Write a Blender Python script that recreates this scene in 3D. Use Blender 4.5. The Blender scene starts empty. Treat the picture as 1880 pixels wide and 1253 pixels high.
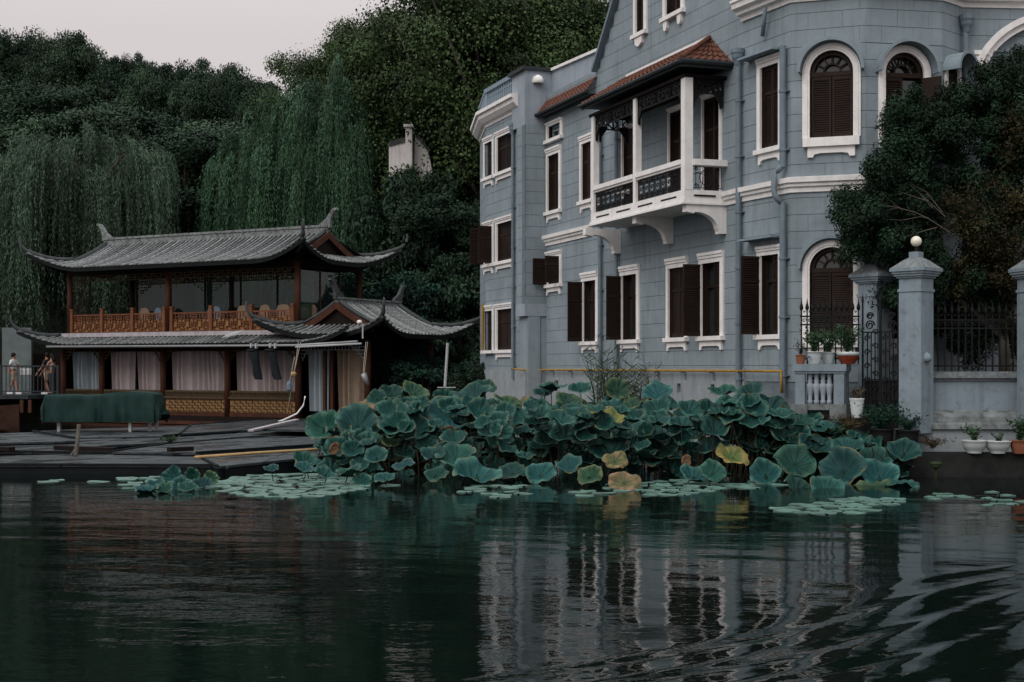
import bpy, math, random
import numpy as np
from mathutils import Vector, Matrix, noise
random.seed(7); rng = np.random.default_rng(7)
R = math.radians
S = bpy.context.scene
COL = S.collection
# ------------------------------------------------------------------ camera, sky, sun, exposure
CAMH, HOR, F, CX = 2.3, 674.0, 2611.0, 940.0
cam = bpy.data.cameras.new('camera'); camo = bpy.data.objects.new('camera', cam); COL.objects.link(camo)
camo.location = (0, 0, CAMH); camo.rotation_euler = (R(90), 0, 0)
cam.lens = 50.0; cam.sensor_width = 36.0; cam.shift_y = (HOR - 626.5) / 1880.0
cam.clip_start = .1; cam.clip_end = 3000
S.camera = camo
world = bpy.data.worlds.new('World'); S.world = world; world.use_nodes = True
nt = world.node_tree; nt.nodes.clear()
SUN_EL, SUN_AZ = 42, 218
def wn(t, **k):
    n = nt.nodes.new(t)
    for a, b in k.items(): setattr(n, a, b)
    return n
sky = wn('ShaderNodeTexSky', sky_type='NISHITA'); sky.sun_disc = False
sky.sun_elevation = R(SUN_EL); sky.sun_rotation = R(SUN_AZ); sky.dust_density = 4; sky.air_density = 1.2
hs = wn('ShaderNodeHueSaturation'); hs.inputs['Saturation'].default_value = .35
tc = wn('ShaderNodeTexCoord'); sep = wn('ShaderNodeSeparateXYZ')
mr = wn('ShaderNodeMapRange'); mr.inputs['From Min'].default_value = .0; mr.inputs['From Max'].default_value = 1.0
ramp = wn('ShaderNodeValToRGB')
ramp.color_ramp.elements[0].color = (6.9, 6.35, 6.4, 1); ramp.color_ramp.elements[1].color = (18.2, 18.7, 19.2, 1)
ramp.color_ramp.elements[0].position = .22
cn = wn('ShaderNodeTexNoise'); cn.inputs['Scale'].default_value = 1.4; cn.inputs['Detail'].default_value = 3
cm = wn('ShaderNodeMapRange'); cm.inputs['To Min'].default_value = .96; cm.inputs['To Max'].default_value = 1.04
mm = wn('ShaderNodeMixRGB', blend_type='MULTIPLY'); mm.inputs[0].default_value = 1
mx = wn('ShaderNodeMixRGB'); mx.inputs[0].default_value = .93
bg = wn('ShaderNodeBackground'); bg.inputs['Strength'].default_value = .10
wo = wn('ShaderNodeOutputWorld')
L = nt.links.new
L(tc.outputs['Generated'], sep.inputs[0]); L(sep.outputs['Z'], mr.inputs['Value']); L(mr.outputs[0], ramp.inputs[0])
L(tc.outputs['Generated'], cn.inputs['Vector']); L(cn.outputs['Fac'], cm.inputs['Value'])
L(ramp.outputs[0], mm.inputs[1]); L(cm.outputs[0], mm.inputs[2])
L(sky.outputs[0], hs.inputs['Color']); L(hs.outputs[0], mx.inputs[1]); L(mm.outputs[0], mx.inputs[2])
L(mx.outputs[0], bg.inputs['Color']); L(bg.outputs[0], wo.inputs[0])
sl = bpy.data.lights.new('sun', 'SUN'); slo = bpy.data.objects.new('sun', sl); COL.objects.link(slo)
sl.energy = 1.2; sl.angle = R(35); sl.color = (1, .97, .93)
az = R(SUN_AZ)
slo.rotation_euler = Vector((math.sin(az)*math.cos(R(SUN_EL)), math.cos(az)*math.cos(R(SUN_EL)), math.sin(R(SUN_EL)))).to_track_quat('Z', 'Y').to_euler()
S.view_settings.view_transform = 'Standard'; S.view_settings.look = 'None'
S.view_settings.exposure = 0.0; S.view_settings.gamma = 1

# ------------------------------------------------------------------ helpers
def P(px, py, Y):
    return Vector(((px-CX)/F*Y, Y, CAMH+(HOR-py)/F*Y))
class Fr:
    """local frame: a along, b second horizontal axis, z up"""
    def __init__(s, o, ua, ub):
        s.o = Vector((o[0], o[1], 0)); s.ua = Vector((ua[0], ua[1], 0)).normalized(); s.ub = Vector((ub[0], ub[1], 0)).normalized()
    def __call__(s, a, b, z): return s.o + s.ua*a + s.ub*b + Vector((0, 0, z))
    def a_at(s, px, b=0):
        k = (px-CX)/F; x = s.o.x+s.ub.x*b; y = s.o.y+s.ub.y*b
        return (k*y-x)/(s.ua.x-k*s.ua.y)
    def z_at(s, px, py, b=0):
        a = s.a_at(px, b); Y = s(a, b, 0).y
        return CAMH+(HOR-py)/F*Y
    def sub(s, a, b, ang=0):
        o = s(a, b, 0); c, n = math.cos(ang), math.sin(ang)
        return Fr(o, s.ua*c+s.ub*n, s.ub*c-s.ua*n)
WF = Fr((0, 0), (1, 0), (0, 1))
OFF = {}
MATS = {}
class MB:
    def __init__(s, fr=WF): s.v = []; s.f = []; s.fr = fr; s.uv = None
    def add(s, vs, fs):
        n = len(s.v); s.v += [s.fr(*p) for p in vs]; s.f += [tuple(i+n for i in f) for f in fs]; return s
    def box(s, a0, a1, b0, b1, z0, z1):
        return s.add([(a0,b0,z0),(a1,b0,z0),(a1,b1,z0),(a0,b1,z0),(a0,b0,z1),(a1,b0,z1),(a1,b1,z1),(a0,b1,z1)],
            [(0,3,2,1),(4,5,6,7),(0,1,5,4),(1,2,6,5),(2,3,7,6),(3,0,4,7)])
    def prism(s, pts, b0, b1):      # polygon in (a,z), extruded along b
        n = len(pts)
        return s.add([(a,b0,z) for a, z in pts]+[(a,b1,z) for a, z in pts],
            [tuple(range(n)), tuple(range(2*n-1, n-1, -1))]+[(i,(i+1)%n,n+(i+1)%n,n+i) for i in range(n)])
    def slab(s, pts, z0, z1):       # polygon in (a,b), extruded up
        n = len(pts)
        return s.add([(a,b,z0) for a, b in pts]+[(a,b,z1) for a, b in pts],
            [tuple(range(n)), tuple(range(2*n-1, n-1, -1))]+[(i,(i+1)%n,n+(i+1)%n,n+i) for i in range(n)])
    def tube(s, pts, r, n=6, caps=True, rr=None):
        pts = [Vector(p) for p in pts]; m = len(pts); vs = []; fs = []
        up = Vector((0, 0, 1))
        for i, p in enumerate(pts):
            t = (pts[min(i+1, m-1)]-pts[max(i-1, 0)])
            if t.length < 1e-9: t = Vector((0, 0, 1))
            t.normalize()
            x = t.cross(up if abs(t.z) < .9 else Vector((1, 0, 0))).normalized(); y = x.cross(t)
            q = rr[i] if rr else r
            for k in range(n):
                an = 2*math.pi*k/n; vs.append(tuple(p+x*math.cos(an)*q+y*math.sin(an)*q))
        for i in range(m-1):
            for k in range(n): fs.append((i*n+k, i*n+(k+1)%n, (i+1)*n+(k+1)%n, (i+1)*n+k))
        if caps: fs += [tuple(range(n))[::-1], tuple((m-1)*n+k for k in range(n))]
        return s.add(vs, fs)
    def bar(s, p, q, w, h=None):    # rectangular bar p->q
        h = h or w; p = Vector(p); q = Vector(q); t = (q-p).normalized()
        x = t.cross(Vector((0,0,1)) if abs(t.z) < .95 else Vector((1,0,0))).normalized(); y = x.cross(t)
        vs = [tuple(c+x*w/2*i+y*h/2*j) for c in (p, q) for i, j in ((-1,-1),(1,-1),(1,1),(-1,1))]
        return s.add(vs, [(0,1,2,3),(7,6,5,4),(0,4,5,1),(1,5,6,2),(2,6,7,3),(3,7,4,0)])
    def lathe(s, c, prof, n=14):    # prof: (r,z)
        vs = []; fs = []
        for r, z in prof:
            for k in range(n):
                an = 2*math.pi*k/n; vs.append((c[0]+r*math.cos(an), c[1]+r*math.sin(an), c[2]+z))
        for i in range(len(prof)-1):
            for k in range(n): fs.append((i*n+k, i*n+(k+1)%n, (i+1)*n+(k+1)%n, (i+1)*n+k))
        fs.append(tuple(range(n))[::-1]); fs.append(tuple((len(prof)-1)*n+k for k in range(n)))
        return s.add(vs, fs)
    def build(s, name, mat, parent=None, smooth=False, off=None):
        off = off if off is not None else (OFF[parent.name] if parent else Vector((0, 0, 0)))
        me = bpy.data.meshes.new(name); me.from_pydata([tuple(v-off) for v in s.v], [], s.f)
        me.materials.append(MATS[mat] if isinstance(mat, str) else mat)
        if smooth: me.polygons.foreach_set('use_smooth', [True]*len(me.polygons))
        o = bpy.data.objects.new(name, me); COL.objects.link(o)
        if parent: o.parent = parent; OFF[o.name] = OFF[parent.name]
        else: OFF[o.name] = off
        return o
def tag(o, label=None, cat=None, group=None, kind=None):
    if label: o['label'] = label
    if cat: o['category'] = cat
    if group: o['group'] = group
    if kind: o['kind'] = kind
    return o
def thing(name, loc, label, cat, group=None):
    o = bpy.data.objects.new(name, None); COL.objects.link(o); o.location = loc; o.empty_display_size = .2
    OFF[o.name] = Vector(loc); return tag(o, label, cat, group)
def copy_tree(o, parent=None):
    c = o.copy(); COL.objects.link(c)
    if parent: c.parent = parent; c.matrix_parent_inverse = Matrix()
    for ch in [x for x in o.children]: copy_tree(ch, c)
    return c
def quads(name, V, mat, parent=None, off=None, tint=None):
    """V (N,4,3) numpy -> mesh of quads"""
    off = off if off is not None else (OFF[parent.name] if parent else Vector((0, 0, 0)))
    n = len(V); me = bpy.data.meshes.new(name)
    me.vertices.add(n*4); me.vertices.foreach_set('co', (V.reshape(-1, 3)-np.array(off)).astype(np.float32).ravel())
    me.loops.add(n*4); me.loops.foreach_set('vertex_index', np.arange(n*4, dtype=np.int32))
    me.polygons.add(n); me.polygons.foreach_set('loop_start', np.arange(0, n*4, 4, dtype=np.int32))
    me.polygons.foreach_set('loop_total', np.full(n, 4, dtype=np.int32))
    if tint is not None:
        a = me.attributes.new('tint', 'FLOAT', 'FACE'); a.data.foreach_set('value', tint.astype(np.float32))
    me.update(); me.validate()
    me.materials.append(MATS[mat])
    o = bpy.data.objects.new(name, me); COL.objects.link(o)
    if parent: o.parent = parent; OFF[o.name] = OFF[parent.name]
    return o
def leaf_quads(C, D, N, ln, wd):
    """rhombic leaves: centres C, axis D, normal N, length, width arrays"""
    D = D/np.linalg.norm(D, axis=1, keepdims=True)
    X = np.cross(D, N); X /= (np.linalg.norm(X, axis=1, keepdims=True)+1e-9)
    ln = np.broadcast_to(ln, (len(C),))[:, None]; wd = np.broadcast_to(wd, (len(C),))[:, None]
    return np.stack([C-D*ln/2, C+X*wd/2-D*ln*.05, C+D*ln/2, C-X*wd/2-D*ln*.05], 1)
def rvec(n):
    v = rng.normal(size=(n, 3)); return v/np.linalg.norm(v, axis=1, keepdims=True)

def tuft(fr_c, n, h, spread, leaf, ln, wd, matn, parent, droop=.4, name='foliage'):
    """arching stems with leaves"""
    C = []; D = []; N_ = []
    for i in range(n):
        an = rng.uniform(0, 6.28); sp_ = rng.uniform(.1, 1)**.7*spread; hh = h*rng.uniform(.5, 1)
        for t in np.linspace(.15, 1, leaf):
            C.append((fr_c[0]+math.cos(an)*sp_*t**1.4, fr_c[1]+math.sin(an)*sp_*t**1.4, fr_c[2]+hh*(t-droop*t*t*.5)))
            D.append((math.cos(an)*.6+rng.normal()*.6, math.sin(an)*.6+rng.normal()*.6, rng.normal()*.5+.4))
    C = np.array(C)+rng.normal(size=(len(C), 3))*.02; D = np.array(D); Nn = rvec(len(C))
    return quads(name, leaf_quads(C, D, Nn, ln*rng.uniform(.6,1.3,len(C)), wd*rng.uniform(.6,1.3,len(C))), matn, parent, tint=rng.uniform(0,1,len(C)))

# ------------------------------------------------------------------ materials
def mat(name, col, rough=.8, var=.15, scale=3, bump=0, bscale=30, metal=0, streak=0, rand=0, col2=None, spec=.1, stretch=(1,1,1), tint=0, c2f=(.45,.7)):
    m = bpy.data.materials.new(name); m.use_nodes = True; t = m.node_tree; b = t.nodes['Principled BSDF']
    N = t.nodes.new; l = t.links.new
    b.inputs['Roughness'].default_value = rough; b.inputs['Metallic'].default_value = metal
    b.inputs['Specular IOR Level'].default_value = spec
    tcn = N('ShaderNodeTexCoord'); mp = N('ShaderNodeMapping'); mp.inputs['Scale'].default_value = stretch
    l(tcn.outputs['Object'], mp.inputs[0])
    n1 = N('ShaderNodeTexNoise'); n1.inputs['Scale'].default_value = scale; n1.inputs['Detail'].default_value = 8; n1.inputs['Roughness'].default_value = .65
    l(mp.outputs[0], n1.inputs['Vector'])
    r = N('ShaderNodeMapRange'); r.inputs['From Min'].default_value = .3; r.inputs['From Max'].default_value = .7
    r.inputs['To Min'].default_value = 1-var; r.inputs['To Max'].default_value = 1+var; l(n1.outputs['Fac'], r.inputs['Value'])
    cur = N('ShaderNodeMixRGB'); cur.blend_type = 'MULTIPLY'; cur.inputs[0].default_value = 1
    cur.inputs[1].default_value = (*col, 1); l(r.outputs[0], cur.inputs[2]); out = cur.outputs[0]
    if col2:
        n2 = N('ShaderNodeTexNoise'); n2.inputs['Scale'].default_value = scale*2.3; n2.inputs['Detail'].default_value = 6; l(mp.outputs[0], n2.inputs['Vector'])
        r2 = N('ShaderNodeMapRange'); r2.inputs['From Min'].default_value = c2f[0]; r2.inputs['From Max'].default_value = c2f[1]; l(n2.outputs['Fac'], r2.inputs['Value'])
        x = N('ShaderNodeMixRGB'); x.inputs[2].default_value = (*col2, 1); l(r2.outputs[0], x.inputs[0]); l(out, x.inputs[1]); out = x.outputs[0]
    if streak:
        mp2 = N('ShaderNodeMapping'); mp2.inputs['Scale'].default_value = (5, 5, .35); l(tcn.outputs['Object'], mp2.inputs[0])
        n3 = N('ShaderNodeTexNoise'); n3.inputs['Scale'].default_value = 1.2; n3.inputs['Detail'].default_value = 7; l(mp2.outputs[0], n3.inputs['Vector'])
        r3 = N('ShaderNodeMapRange'); r3.inputs['From Min'].default_value = .5; r3.inputs['From Max'].default_value = .75
        r3.inputs['To Min'].default_value = 1; r3.inputs['To Max'].default_value = 1-streak; l(n3.outputs['Fac'], r3.inputs['Value'])
        x = N('ShaderNodeMixRGB'); x.blend_type = 'MULTIPLY'; x.inputs[0].default_value = 1; l(out, x.inputs[1]); l(r3.outputs[0], x.inputs[2]); out = x.outputs[0]
    if rand:
        oi = N('ShaderNodeObjectInfo'); r4 = N('ShaderNodeMapRange'); r4.inputs['To Min'].default_value = 1-rand; r4.inputs['To Max'].default_value = 1+rand
        l(oi.outputs['Random'], r4.inputs['Value'])
        x = N('ShaderNodeMixRGB'); x.blend_type = 'MULTIPLY'; x.inputs[0].default_value = 1; l(out, x.inputs[1]); l(r4.outputs[0], x.inputs[2]); out = x.outputs[0]
    if tint:
        at = N('ShaderNodeAttribute'); at.attribute_name = 'tint'; r5 = N('ShaderNodeMapRange'); r5.inputs['To Min'].default_value = 1-tint; r5.inputs['To Max'].default_value = 1+tint
        l(at.outputs['Fac'], r5.inputs['Value'])
        x = N('ShaderNodeMixRGB'); x.blend_type = 'MULTIPLY'; x.inputs[0].default_value = 1; l(out, x.inputs[1]); l(r5.outputs[0], x.inputs[2]); out = x.outputs[0]
    l(out, b.inputs['Base Color'])
    if bump:
        n4 = N('ShaderNodeTexNoise'); n4.inputs['Scale'].default_value = bscale; n4.inputs['Detail'].default_value = 5; l(mp.outputs[0], n4.inputs['Vector'])
        bp = N('ShaderNodeBump'); bp.inputs['Strength'].default_value = bump; bp.inputs['Distance'].default_value = .02
        l(n4.outputs['Fac'], bp.inputs['Height']); l(bp.outputs[0], b.inputs['Normal'])
    MATS[name] = m; return m
mat('stucco', (.216,.256,.280), .88, .15, .8, .25, 14, streak=.2, rand=.025, col2=(.180,.220,.248), c2f=(.55,.8))
mat('joint', (.138,.165,.184), .9, .2, 4)
mat('plain_stucco', (.27,.305,.345), .85, .12, 1.2, .2, 12, streak=.2)
mat('plinth', (.26,.285,.30), .85, .12, 1.5, .2, 12, streak=.2, col2=(.22,.245,.255))
mat('trim', (.73,.70,.68), .7, .10, 4, .15, 25, streak=.12, col2=(.50,.48,.46), c2f=(.64,.85))
mat('trim_blue', (.20,.25,.29), .75, .1, 3, streak=.15)
mat('shutter', (.022,.0135,.0105), .5, .25, 4, .1, 20, rand=.2)
mat('glass_dark', (.02,.025,.027), .08, .1, 2, spec=.8)
mat('hood_metal', (.20,.245,.27), .45, .12, 4, metal=.0, streak=.2)
mat('pipe_blue', (.15,.19,.22), .55, .15, 4, streak=.2)
mat('red_tile', (.13,.045,.028), .8, .3, 7, .3, 20, col2=(.07,.055,.045), rand=.15)
mat('gutter', (.030,.035,.038), .55, .2, 3)
mat('iron', (.012,.012,.013), .5, .2, 6)
mat('yellow_pipe', (.32,.18,.03), .5, .2, 5, streak=.3)
mat('grey_tile', (.14,.148,.15), .85, .4, 6, .3, 20, col2=(.3,.3,.29), c2f=(.45,.8), rand=.35)
mat('pan_tile', (.010,.011,.011), .9, .3, 8)
mat('ridge_grey', (.2,.21,.21), .85, .3, 5, .3, 16, col2=(.07,.075,.075), streak=.5)
mat('ridge_dark', (.055,.06,.062), .85, .3, 5, .3, 16)
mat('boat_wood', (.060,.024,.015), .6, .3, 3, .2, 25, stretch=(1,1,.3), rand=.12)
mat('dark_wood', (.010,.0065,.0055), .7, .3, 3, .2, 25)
mat('rail_wood', (.14,.055,.028), .55, .2, 5, rand=.12)
mat('panel_tan', (.24,.13,.055), .65, .25, 7)
mat('panel_olive', (.075,.052,.03), .7, .3, 8, .3, 30)
mat('curtain_pink', (.38,.32,.32), .95, .1, 4)
mat('curtain_blue', (.30,.35,.38), .95, .1, 4)
mat('slab_white', (.36,.33,.34), .8, .2, 3, streak=.3)
mat('metal_light', (.25,.255,.26), .4, .15, 6, metal=.3)
mat('white_paint', (.36,.37,.37), .6, .1, 5)
mat('canvas_green', (.010,.027,.024), .75, .3, 3, .25, 18)
mat('platform', (.028,.035,.039), .6, .45, 2.2, .3, 20, col2=(.013,.016,.018), rand=.35, spec=.25)
mat('platform_edge', (.008,.010,.011), .75, .3, 2.5)
mat('bamboo', (.36,.235,.11), .6, .2, 6)
mat('rope', (.4,.36,.3), .9, .1, 6)
mat('cloth_black', (.012,.015,.018), .95, .3, 4)
mat('cloth_white', (.6,.6,.6), .9, .1, 6)
mat('cloth_khaki', (.25,.19,.14), .9, .1, 6)
mat('cloth_dark', (.03,.03,.035), .9, .1, 6)
mat('cloth_pink', (.4,.27,.25), .9, .1, 6)
mat('skin', (.30,.16,.105), .6, .1, 6)
mat('hair', (.012,.010,.009), .6, .2, 9)
mat('chair_beige', (.22,.155,.11), .9, .15, 6)
mat('chair_blue', (.13,.17,.22), .9, .15, 6)
mat('hull_red', (.036,.017,.012), .6, .4, 3)
mat('stone', (.17,.185,.185), .9, .3, 2.5, .4, 14, col2=(.08,.09,.085), streak=.3)
mat('pillar_stucco', (.20,.245,.275), .88, .14, 2, .3, 18, streak=.25, col2=(.13,.155,.165), c2f=(.55,.8))
mat('cap_stone', (.15,.165,.17), .95, .35, 7, .4, 22, col2=(.29,.31,.31), c2f=(.55,.8))
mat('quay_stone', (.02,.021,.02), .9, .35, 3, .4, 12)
mat('soil', (.018,.017,.012), 1, .3, 3)
mat('hill', (.008,.012,.006), 1, .5, .5, .5, 3)
mat('bark', (.045,.037,.03), .95, .35, 4, .4, 12)
mat('bark_pale', (.13,.12,.10), .9, .4, 3, .4, 12)
mat('twig', (.10,.085,.07), .9, .2, 6)
for nm, c in (('leaf_far', (.025,.047,.025)), ('leaf_plane', (.036,.060,.021)), ('leaf_dark', (.015,.032,.018)), ('leaf_willow', (.042,.088,.048)),
              ('leaf_willow_dry', (.044,.072,.046)), ('leaf_hedge', (.012,.036,.024)), ('leaf_osmanthus', (.010,.024,.012)), ('leaf_bronze', (.026,.022,.009)),
              ('leaf_pot', (.035,.07,.035)), ('reed', (.06,.09,.055)), ('straw', (.05,.038,.02))):
    mat(nm, c, .6, .3, 1.2, tint=.6, rand=.12, spec=.12)
mat('pot_white', (.42,.45,.45), .25, .08, 5, spec=.5)
mat('pot_print', (.08,.14,.25), .3, .1, 5)
mat('pot_red', (.17,.035,.016), .45, .15, 5)
mat('pot_terracotta', (.22,.085,.05), .8, .2, 5)
mat('pot_black', (.012,.012,.013), .5, .2, 5)
mat('globe', (.75,.70,.58), .3, .05, 2, spec=.5)
mat('far_white', (.5,.47,.46), .8, .15, 1, streak=.3)
mat('lily', (.075,.145,.118), .5, .25, 6, rand=.22, spec=.35)
mat('lotus_stalk', (.045,.06,.03), .7, .3, 5, tint=.4)
mat('dead_leaf', (.12,.07,.04), .85, .35, 6, rand=.2)
mat('concrete_pale', (.12,.14,.14), .9, .2, 1.5, streak=.3)
# see-through glass
def glassmat(name, tintc, gl, dif):
    m = bpy.data.materials.new(name); m.use_nodes = True; t = m.node_tree; t.nodes.clear(); N = t.nodes.new; l = t.links.new
    tr = N('ShaderNodeBsdfTransparent'); tr.inputs[0].default_value = (*tintc, 1)
    g = N('ShaderNodeBsdfGlossy'); g.inputs['Roughness'].default_value = .04; g.inputs[0].default_value = (.9, .95, .95, 1)
    d = N('ShaderNodeBsdfDiffuse'); d.inputs[0].default_value = (.05, .08, .08, 1)
    lw = N('ShaderNodeLayerWeight'); lw.inputs[0].default_value = .5
    pw = N('ShaderNodeMath'); pw.operation = 'POWER'; pw.inputs[1].default_value = 4; l(lw.outputs['Facing'], pw.inputs[0])
    a = N('ShaderNodeMath'); a.operation = 'MULTIPLY_ADD'; a.inputs[1].default_value = .7; a.inputs[2].default_value = .03+gl; l(pw.outputs[0], a.inputs[0])
    m1 = N('ShaderNodeMixShader'); m1.inputs[0].default_value = dif; l(tr.outputs[0], m1.inputs[1]); l(d.outputs[0], m1.inputs[2])
    m2 = N('ShaderNodeMixShader'); l(a.outputs[0], m2.inputs[0]); l(m1.outputs[0], m2.inputs[1]); l(g.outputs[0], m2.inputs[2])
    o = N('ShaderNodeOutputMaterial'); l(m2.outputs[0], o.inputs[0]); MATS[name] = m
glassmat('glass', (.42, .55, .53), .0, .12)
def lotusmat(name, c, vein, rimc, rimw):
    m = bpy.data.materials.new(name); m.use_nodes = True; t = m.node_tree; b = t.nodes['Principled BSDF']; N = t.nodes.new; l = t.links.new
    uv = N('ShaderNodeUVMap'); uv.uv_map = 'polar'; sp = N('ShaderNodeSeparateXYZ'); l(uv.outputs[0], sp.inputs[0])
    s1 = N('ShaderNodeMath'); s1.operation = 'MULTIPLY'; s1.inputs[1].default_value = 20*math.pi; l(sp.outputs[0], s1.inputs[0])
    s2 = N('ShaderNodeMath'); s2.operation = 'COSINE'; l(s1.outputs[0], s2.inputs[0])
    s3 = N('ShaderNodeMapRange'); s3.inputs['From Min'].default_value = .88; s3.inputs['From Max'].default_value = 1; s3.inputs['To Max'].default_value = .55; l(s2.outputs[0], s3.inputs['Value'])
    tcn = N('ShaderNodeTexCoord'); oi = N('ShaderNodeObjectInfo')
    ad = N('ShaderNodeVectorMath'); ad.operation = 'ADD'; l(tcn.outputs['Object'], ad.inputs[0]); l(oi.outputs['Location'], ad.inputs[1])
    n1 = N('ShaderNodeTexNoise'); n1.inputs['Scale'].default_value = 5; n1.inputs['Detail'].default_value = 6; l(ad.outputs[0], n1.inputs['Vector'])
    rim = N('ShaderNodeMapRange'); rim.inputs['From Min'].default_value = rimw; rim.inputs['From Max'].default_value = 1.05; l(sp.outputs[1], rim.inputs['Value'])
    rn = N('ShaderNodeMath'); rn.operation = 'MULTIPLY'; l(rim.outputs[0], rn.inputs[0])
    rr_ = N('ShaderNodeMapRange'); rr_.inputs['From Min'].default_value = .35; rr_.inputs['From Max'].default_value = .65; l(n1.outputs['Fac'], rr_.inputs['Value']); l(rr_.outputs[0], rn.inputs[1])
    m0 = N('ShaderNodeMixRGB'); m0.inputs[1].default_value = (*c, 1); m0.inputs[2].default_value = (*vein, 1); l(s3.outputs[0], m0.inputs[0])
    m1 = N('ShaderNodeMixRGB'); m1.inputs[2].default_value = (*rimc, 1); l(m0.outputs[0], m1.inputs[1]); l(rn.outputs[0], m1.inputs[0])
    r4 = N('ShaderNodeMapRange'); r4.inputs['To Min'].default_value = .65; r4.inputs['To Max'].default_value = 1.35; l(oi.outputs['Random'], r4.inputs['Value'])
    r5 = N('ShaderNodeMapRange'); r5.inputs['From Min'].default_value = .3; r5.inputs['From Max'].default_value = .7; r5.inputs['To Min'].default_value = .75; r5.inputs['To Max'].default_value = 1.2; l(n1.outputs['Fac'], r5.inputs['Value'])
    mu = N('ShaderNodeMath'); mu.operation = 'MULTIPLY'; l(r4.outputs[0], mu.inputs[0]); l(r5.outputs[0], mu.inputs[1])
    m2 = N('ShaderNodeMixRGB'); m2.blend_type = 'MULTIPLY'; m2.inputs[0].default_value = 1; l(m1.outputs[0], m2.inputs[1]); l(mu.outputs[0], m2.inputs[2])
    e1 = N('ShaderNodeMapRange'); e1.inputs['From Min'].default_value = .90; e1.inputs['From Max'].default_value = .97; l(sp.outputs[1], e1.inputs['Value'])
    n9 = N('ShaderNodeTexNoise'); n9.inputs['Scale'].default_value = 3.5; l(ad.outputs[0], n9.inputs['Vector'])
    e2 = N('ShaderNodeMapRange'); e2.inputs['From Min'].default_value = .52; e2.inputs['From Max'].default_value = .62; e2.inputs['To Max'].default_value = .8; l(n9.outputs['Fac'], e2.inputs['Value'])
    e3 = N('ShaderNodeMath'); e3.operation = 'MULTIPLY'; l(e1.outputs[0], e3.inputs[0]); l(e2.outputs[0], e3.inputs[1])
    m3 = N('ShaderNodeMixRGB'); m3.inputs[2].default_value = (.13, .10, .045, 1); l(m2.outputs[0], m3.inputs[1]); l(e3.outputs[0], m3.inputs[0]); m2 = m3
    hsv = N('ShaderNodeHueSaturation'); hr = N('ShaderNodeMapRange'); hr.inputs['To Min'].default_value = .47; hr.inputs['To Max'].default_value = .53
    fr_ = N('ShaderNodeMath'); fr_.operation = 'MULTIPLY'; fr_.inputs[1].default_value = 7.3; l(oi.outputs['Random'], fr_.inputs[0])
    f2 = N('ShaderNodeMath'); f2.operation = 'FRACT'; l(fr_.outputs[0], f2.inputs[0]); l(f2.outputs[0], hr.inputs['Value']); l(hr.outputs[0], hsv.inputs['Hue']); l(m2.outputs[0], hsv.inputs['Color'])
    l(hsv.outputs[0], b.inputs['Base Color']); b.inputs['Roughness'].default_value = .5; b.inputs['Specular IOR Level'].default_value = .10
    bp = N('ShaderNodeBump'); bp.inputs['Strength'].default_value = .5; bp.inputs['Distance'].default_value = .01; bp.inputs['Distance'].default_value = .02; l(s2.outputs[0], bp.inputs['Height']); l(bp.outputs[0], b.inputs['Normal'])
    MATS[name] = m
lotusmat('lotus', (.009,.045,.040), (.024,.078,.066), (.048,.115,.085), .66)
lotusmat('lotus_yellow', (.045,.075,.022), (.03,.07,.03), (.22,.15,.045), .4)
lotusmat('lotus_pale', (.018,.055,.033), (.02,.055,.035), (.10,.125,.05), .55)
lotusmat('lotus_brown', (.06,.07,.03), (.05,.06,.03), (.19,.10,.06), .2)
# water
def watermat():
    m = bpy.data.materials.new('water'); m.use_nodes = True; t = m.node_tree; b = t.nodes['Principled BSDF']; N = t.nodes.new; l = t.links.new
    b.inputs['Base Color'].default_value = (.002,.005,.004,1); b.inputs['Roughness'].default_value = .02; b.inputs['IOR'].default_value = 1.26
    tcn = N('ShaderNodeTexCoord'); prev = None
    for sc, st, di, det in (((.8,1.6,1), 1.0, .006, 2), ((3.0,5,1), .8, .0038, 3), ((11,16,1), .6, .0013, 2)):
        mp = N('ShaderNodeMapping'); mp.inputs['Scale'].default_value = sc; mp.inputs['Rotation'].default_value = (0,0,.12); l(tcn.outputs['Object'], mp.inputs[0])
        n = N('ShaderNodeTexNoise'); n.inputs['Scale'].default_value = 1; n.inputs['Detail'].default_value = det; l(mp.outputs[0], n.inputs['Vector'])
        bp = N('ShaderNodeBump'); bp.inputs['Strength'].default_value = st; bp.inputs['Distance'].default_value = di; l(n.outputs['Fac'], bp.inputs['Height'])
        if prev: l(prev.outputs[0], bp.inputs['Normal'])
        prev = bp
    l(prev.outputs[0], b.inputs['Normal']); MATS['water'] = m
watermat()

# ------------------------------------------------------------------ setting: water, lake bed, hill, banks
def wake(X, Y):
    p = (X-.92)*-.72+(Y-10.6)*.69                      # distance across the crest lines
    q = (X-.92)*.69+(Y-10.6)*.72
    p = p+.25*np.sin(q*.7+.4)+.06*q*q*.1
    env = np.where(p < .3, np.exp(-((p-.3)/2.6)**2), np.exp(-((p-.3)/.45)**2))
    w = np.sin(p*2*math.pi/.62+.35*np.sin(q*1.9))+.45*np.sin(p*2*math.pi/.31+q*.8)
    return .0085*w*env
x = np.arange(-14, 16.01, .10); y = np.arange(7.5, 27.01, .055)
X, Y = np.meshgrid(x, y)
fade = np.clip((27-Y)/4, 0, 1)*np.clip((X+14)/2, 0, 1)*np.clip((16-X)/2, 0, 1)*np.clip((Y-7.5)/1, 0, 1)
Z = wake(X, Y)*fade
for i in range(14):
    an = rng.normal(1.5, .5); lam = rng.uniform(.35, 1.6); Z += fade*.0006*lam*np.sin((X*math.cos(an)+Y*math.sin(an))*2*math.pi/lam+rng.uniform(0, 6))*(.6+.5*np.sin(X*.35+i)*np.sin(Y*.3+i*2))
nx, ny = len(x), len(y)
idx = np.arange(nx*ny).reshape(ny, nx)
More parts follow.
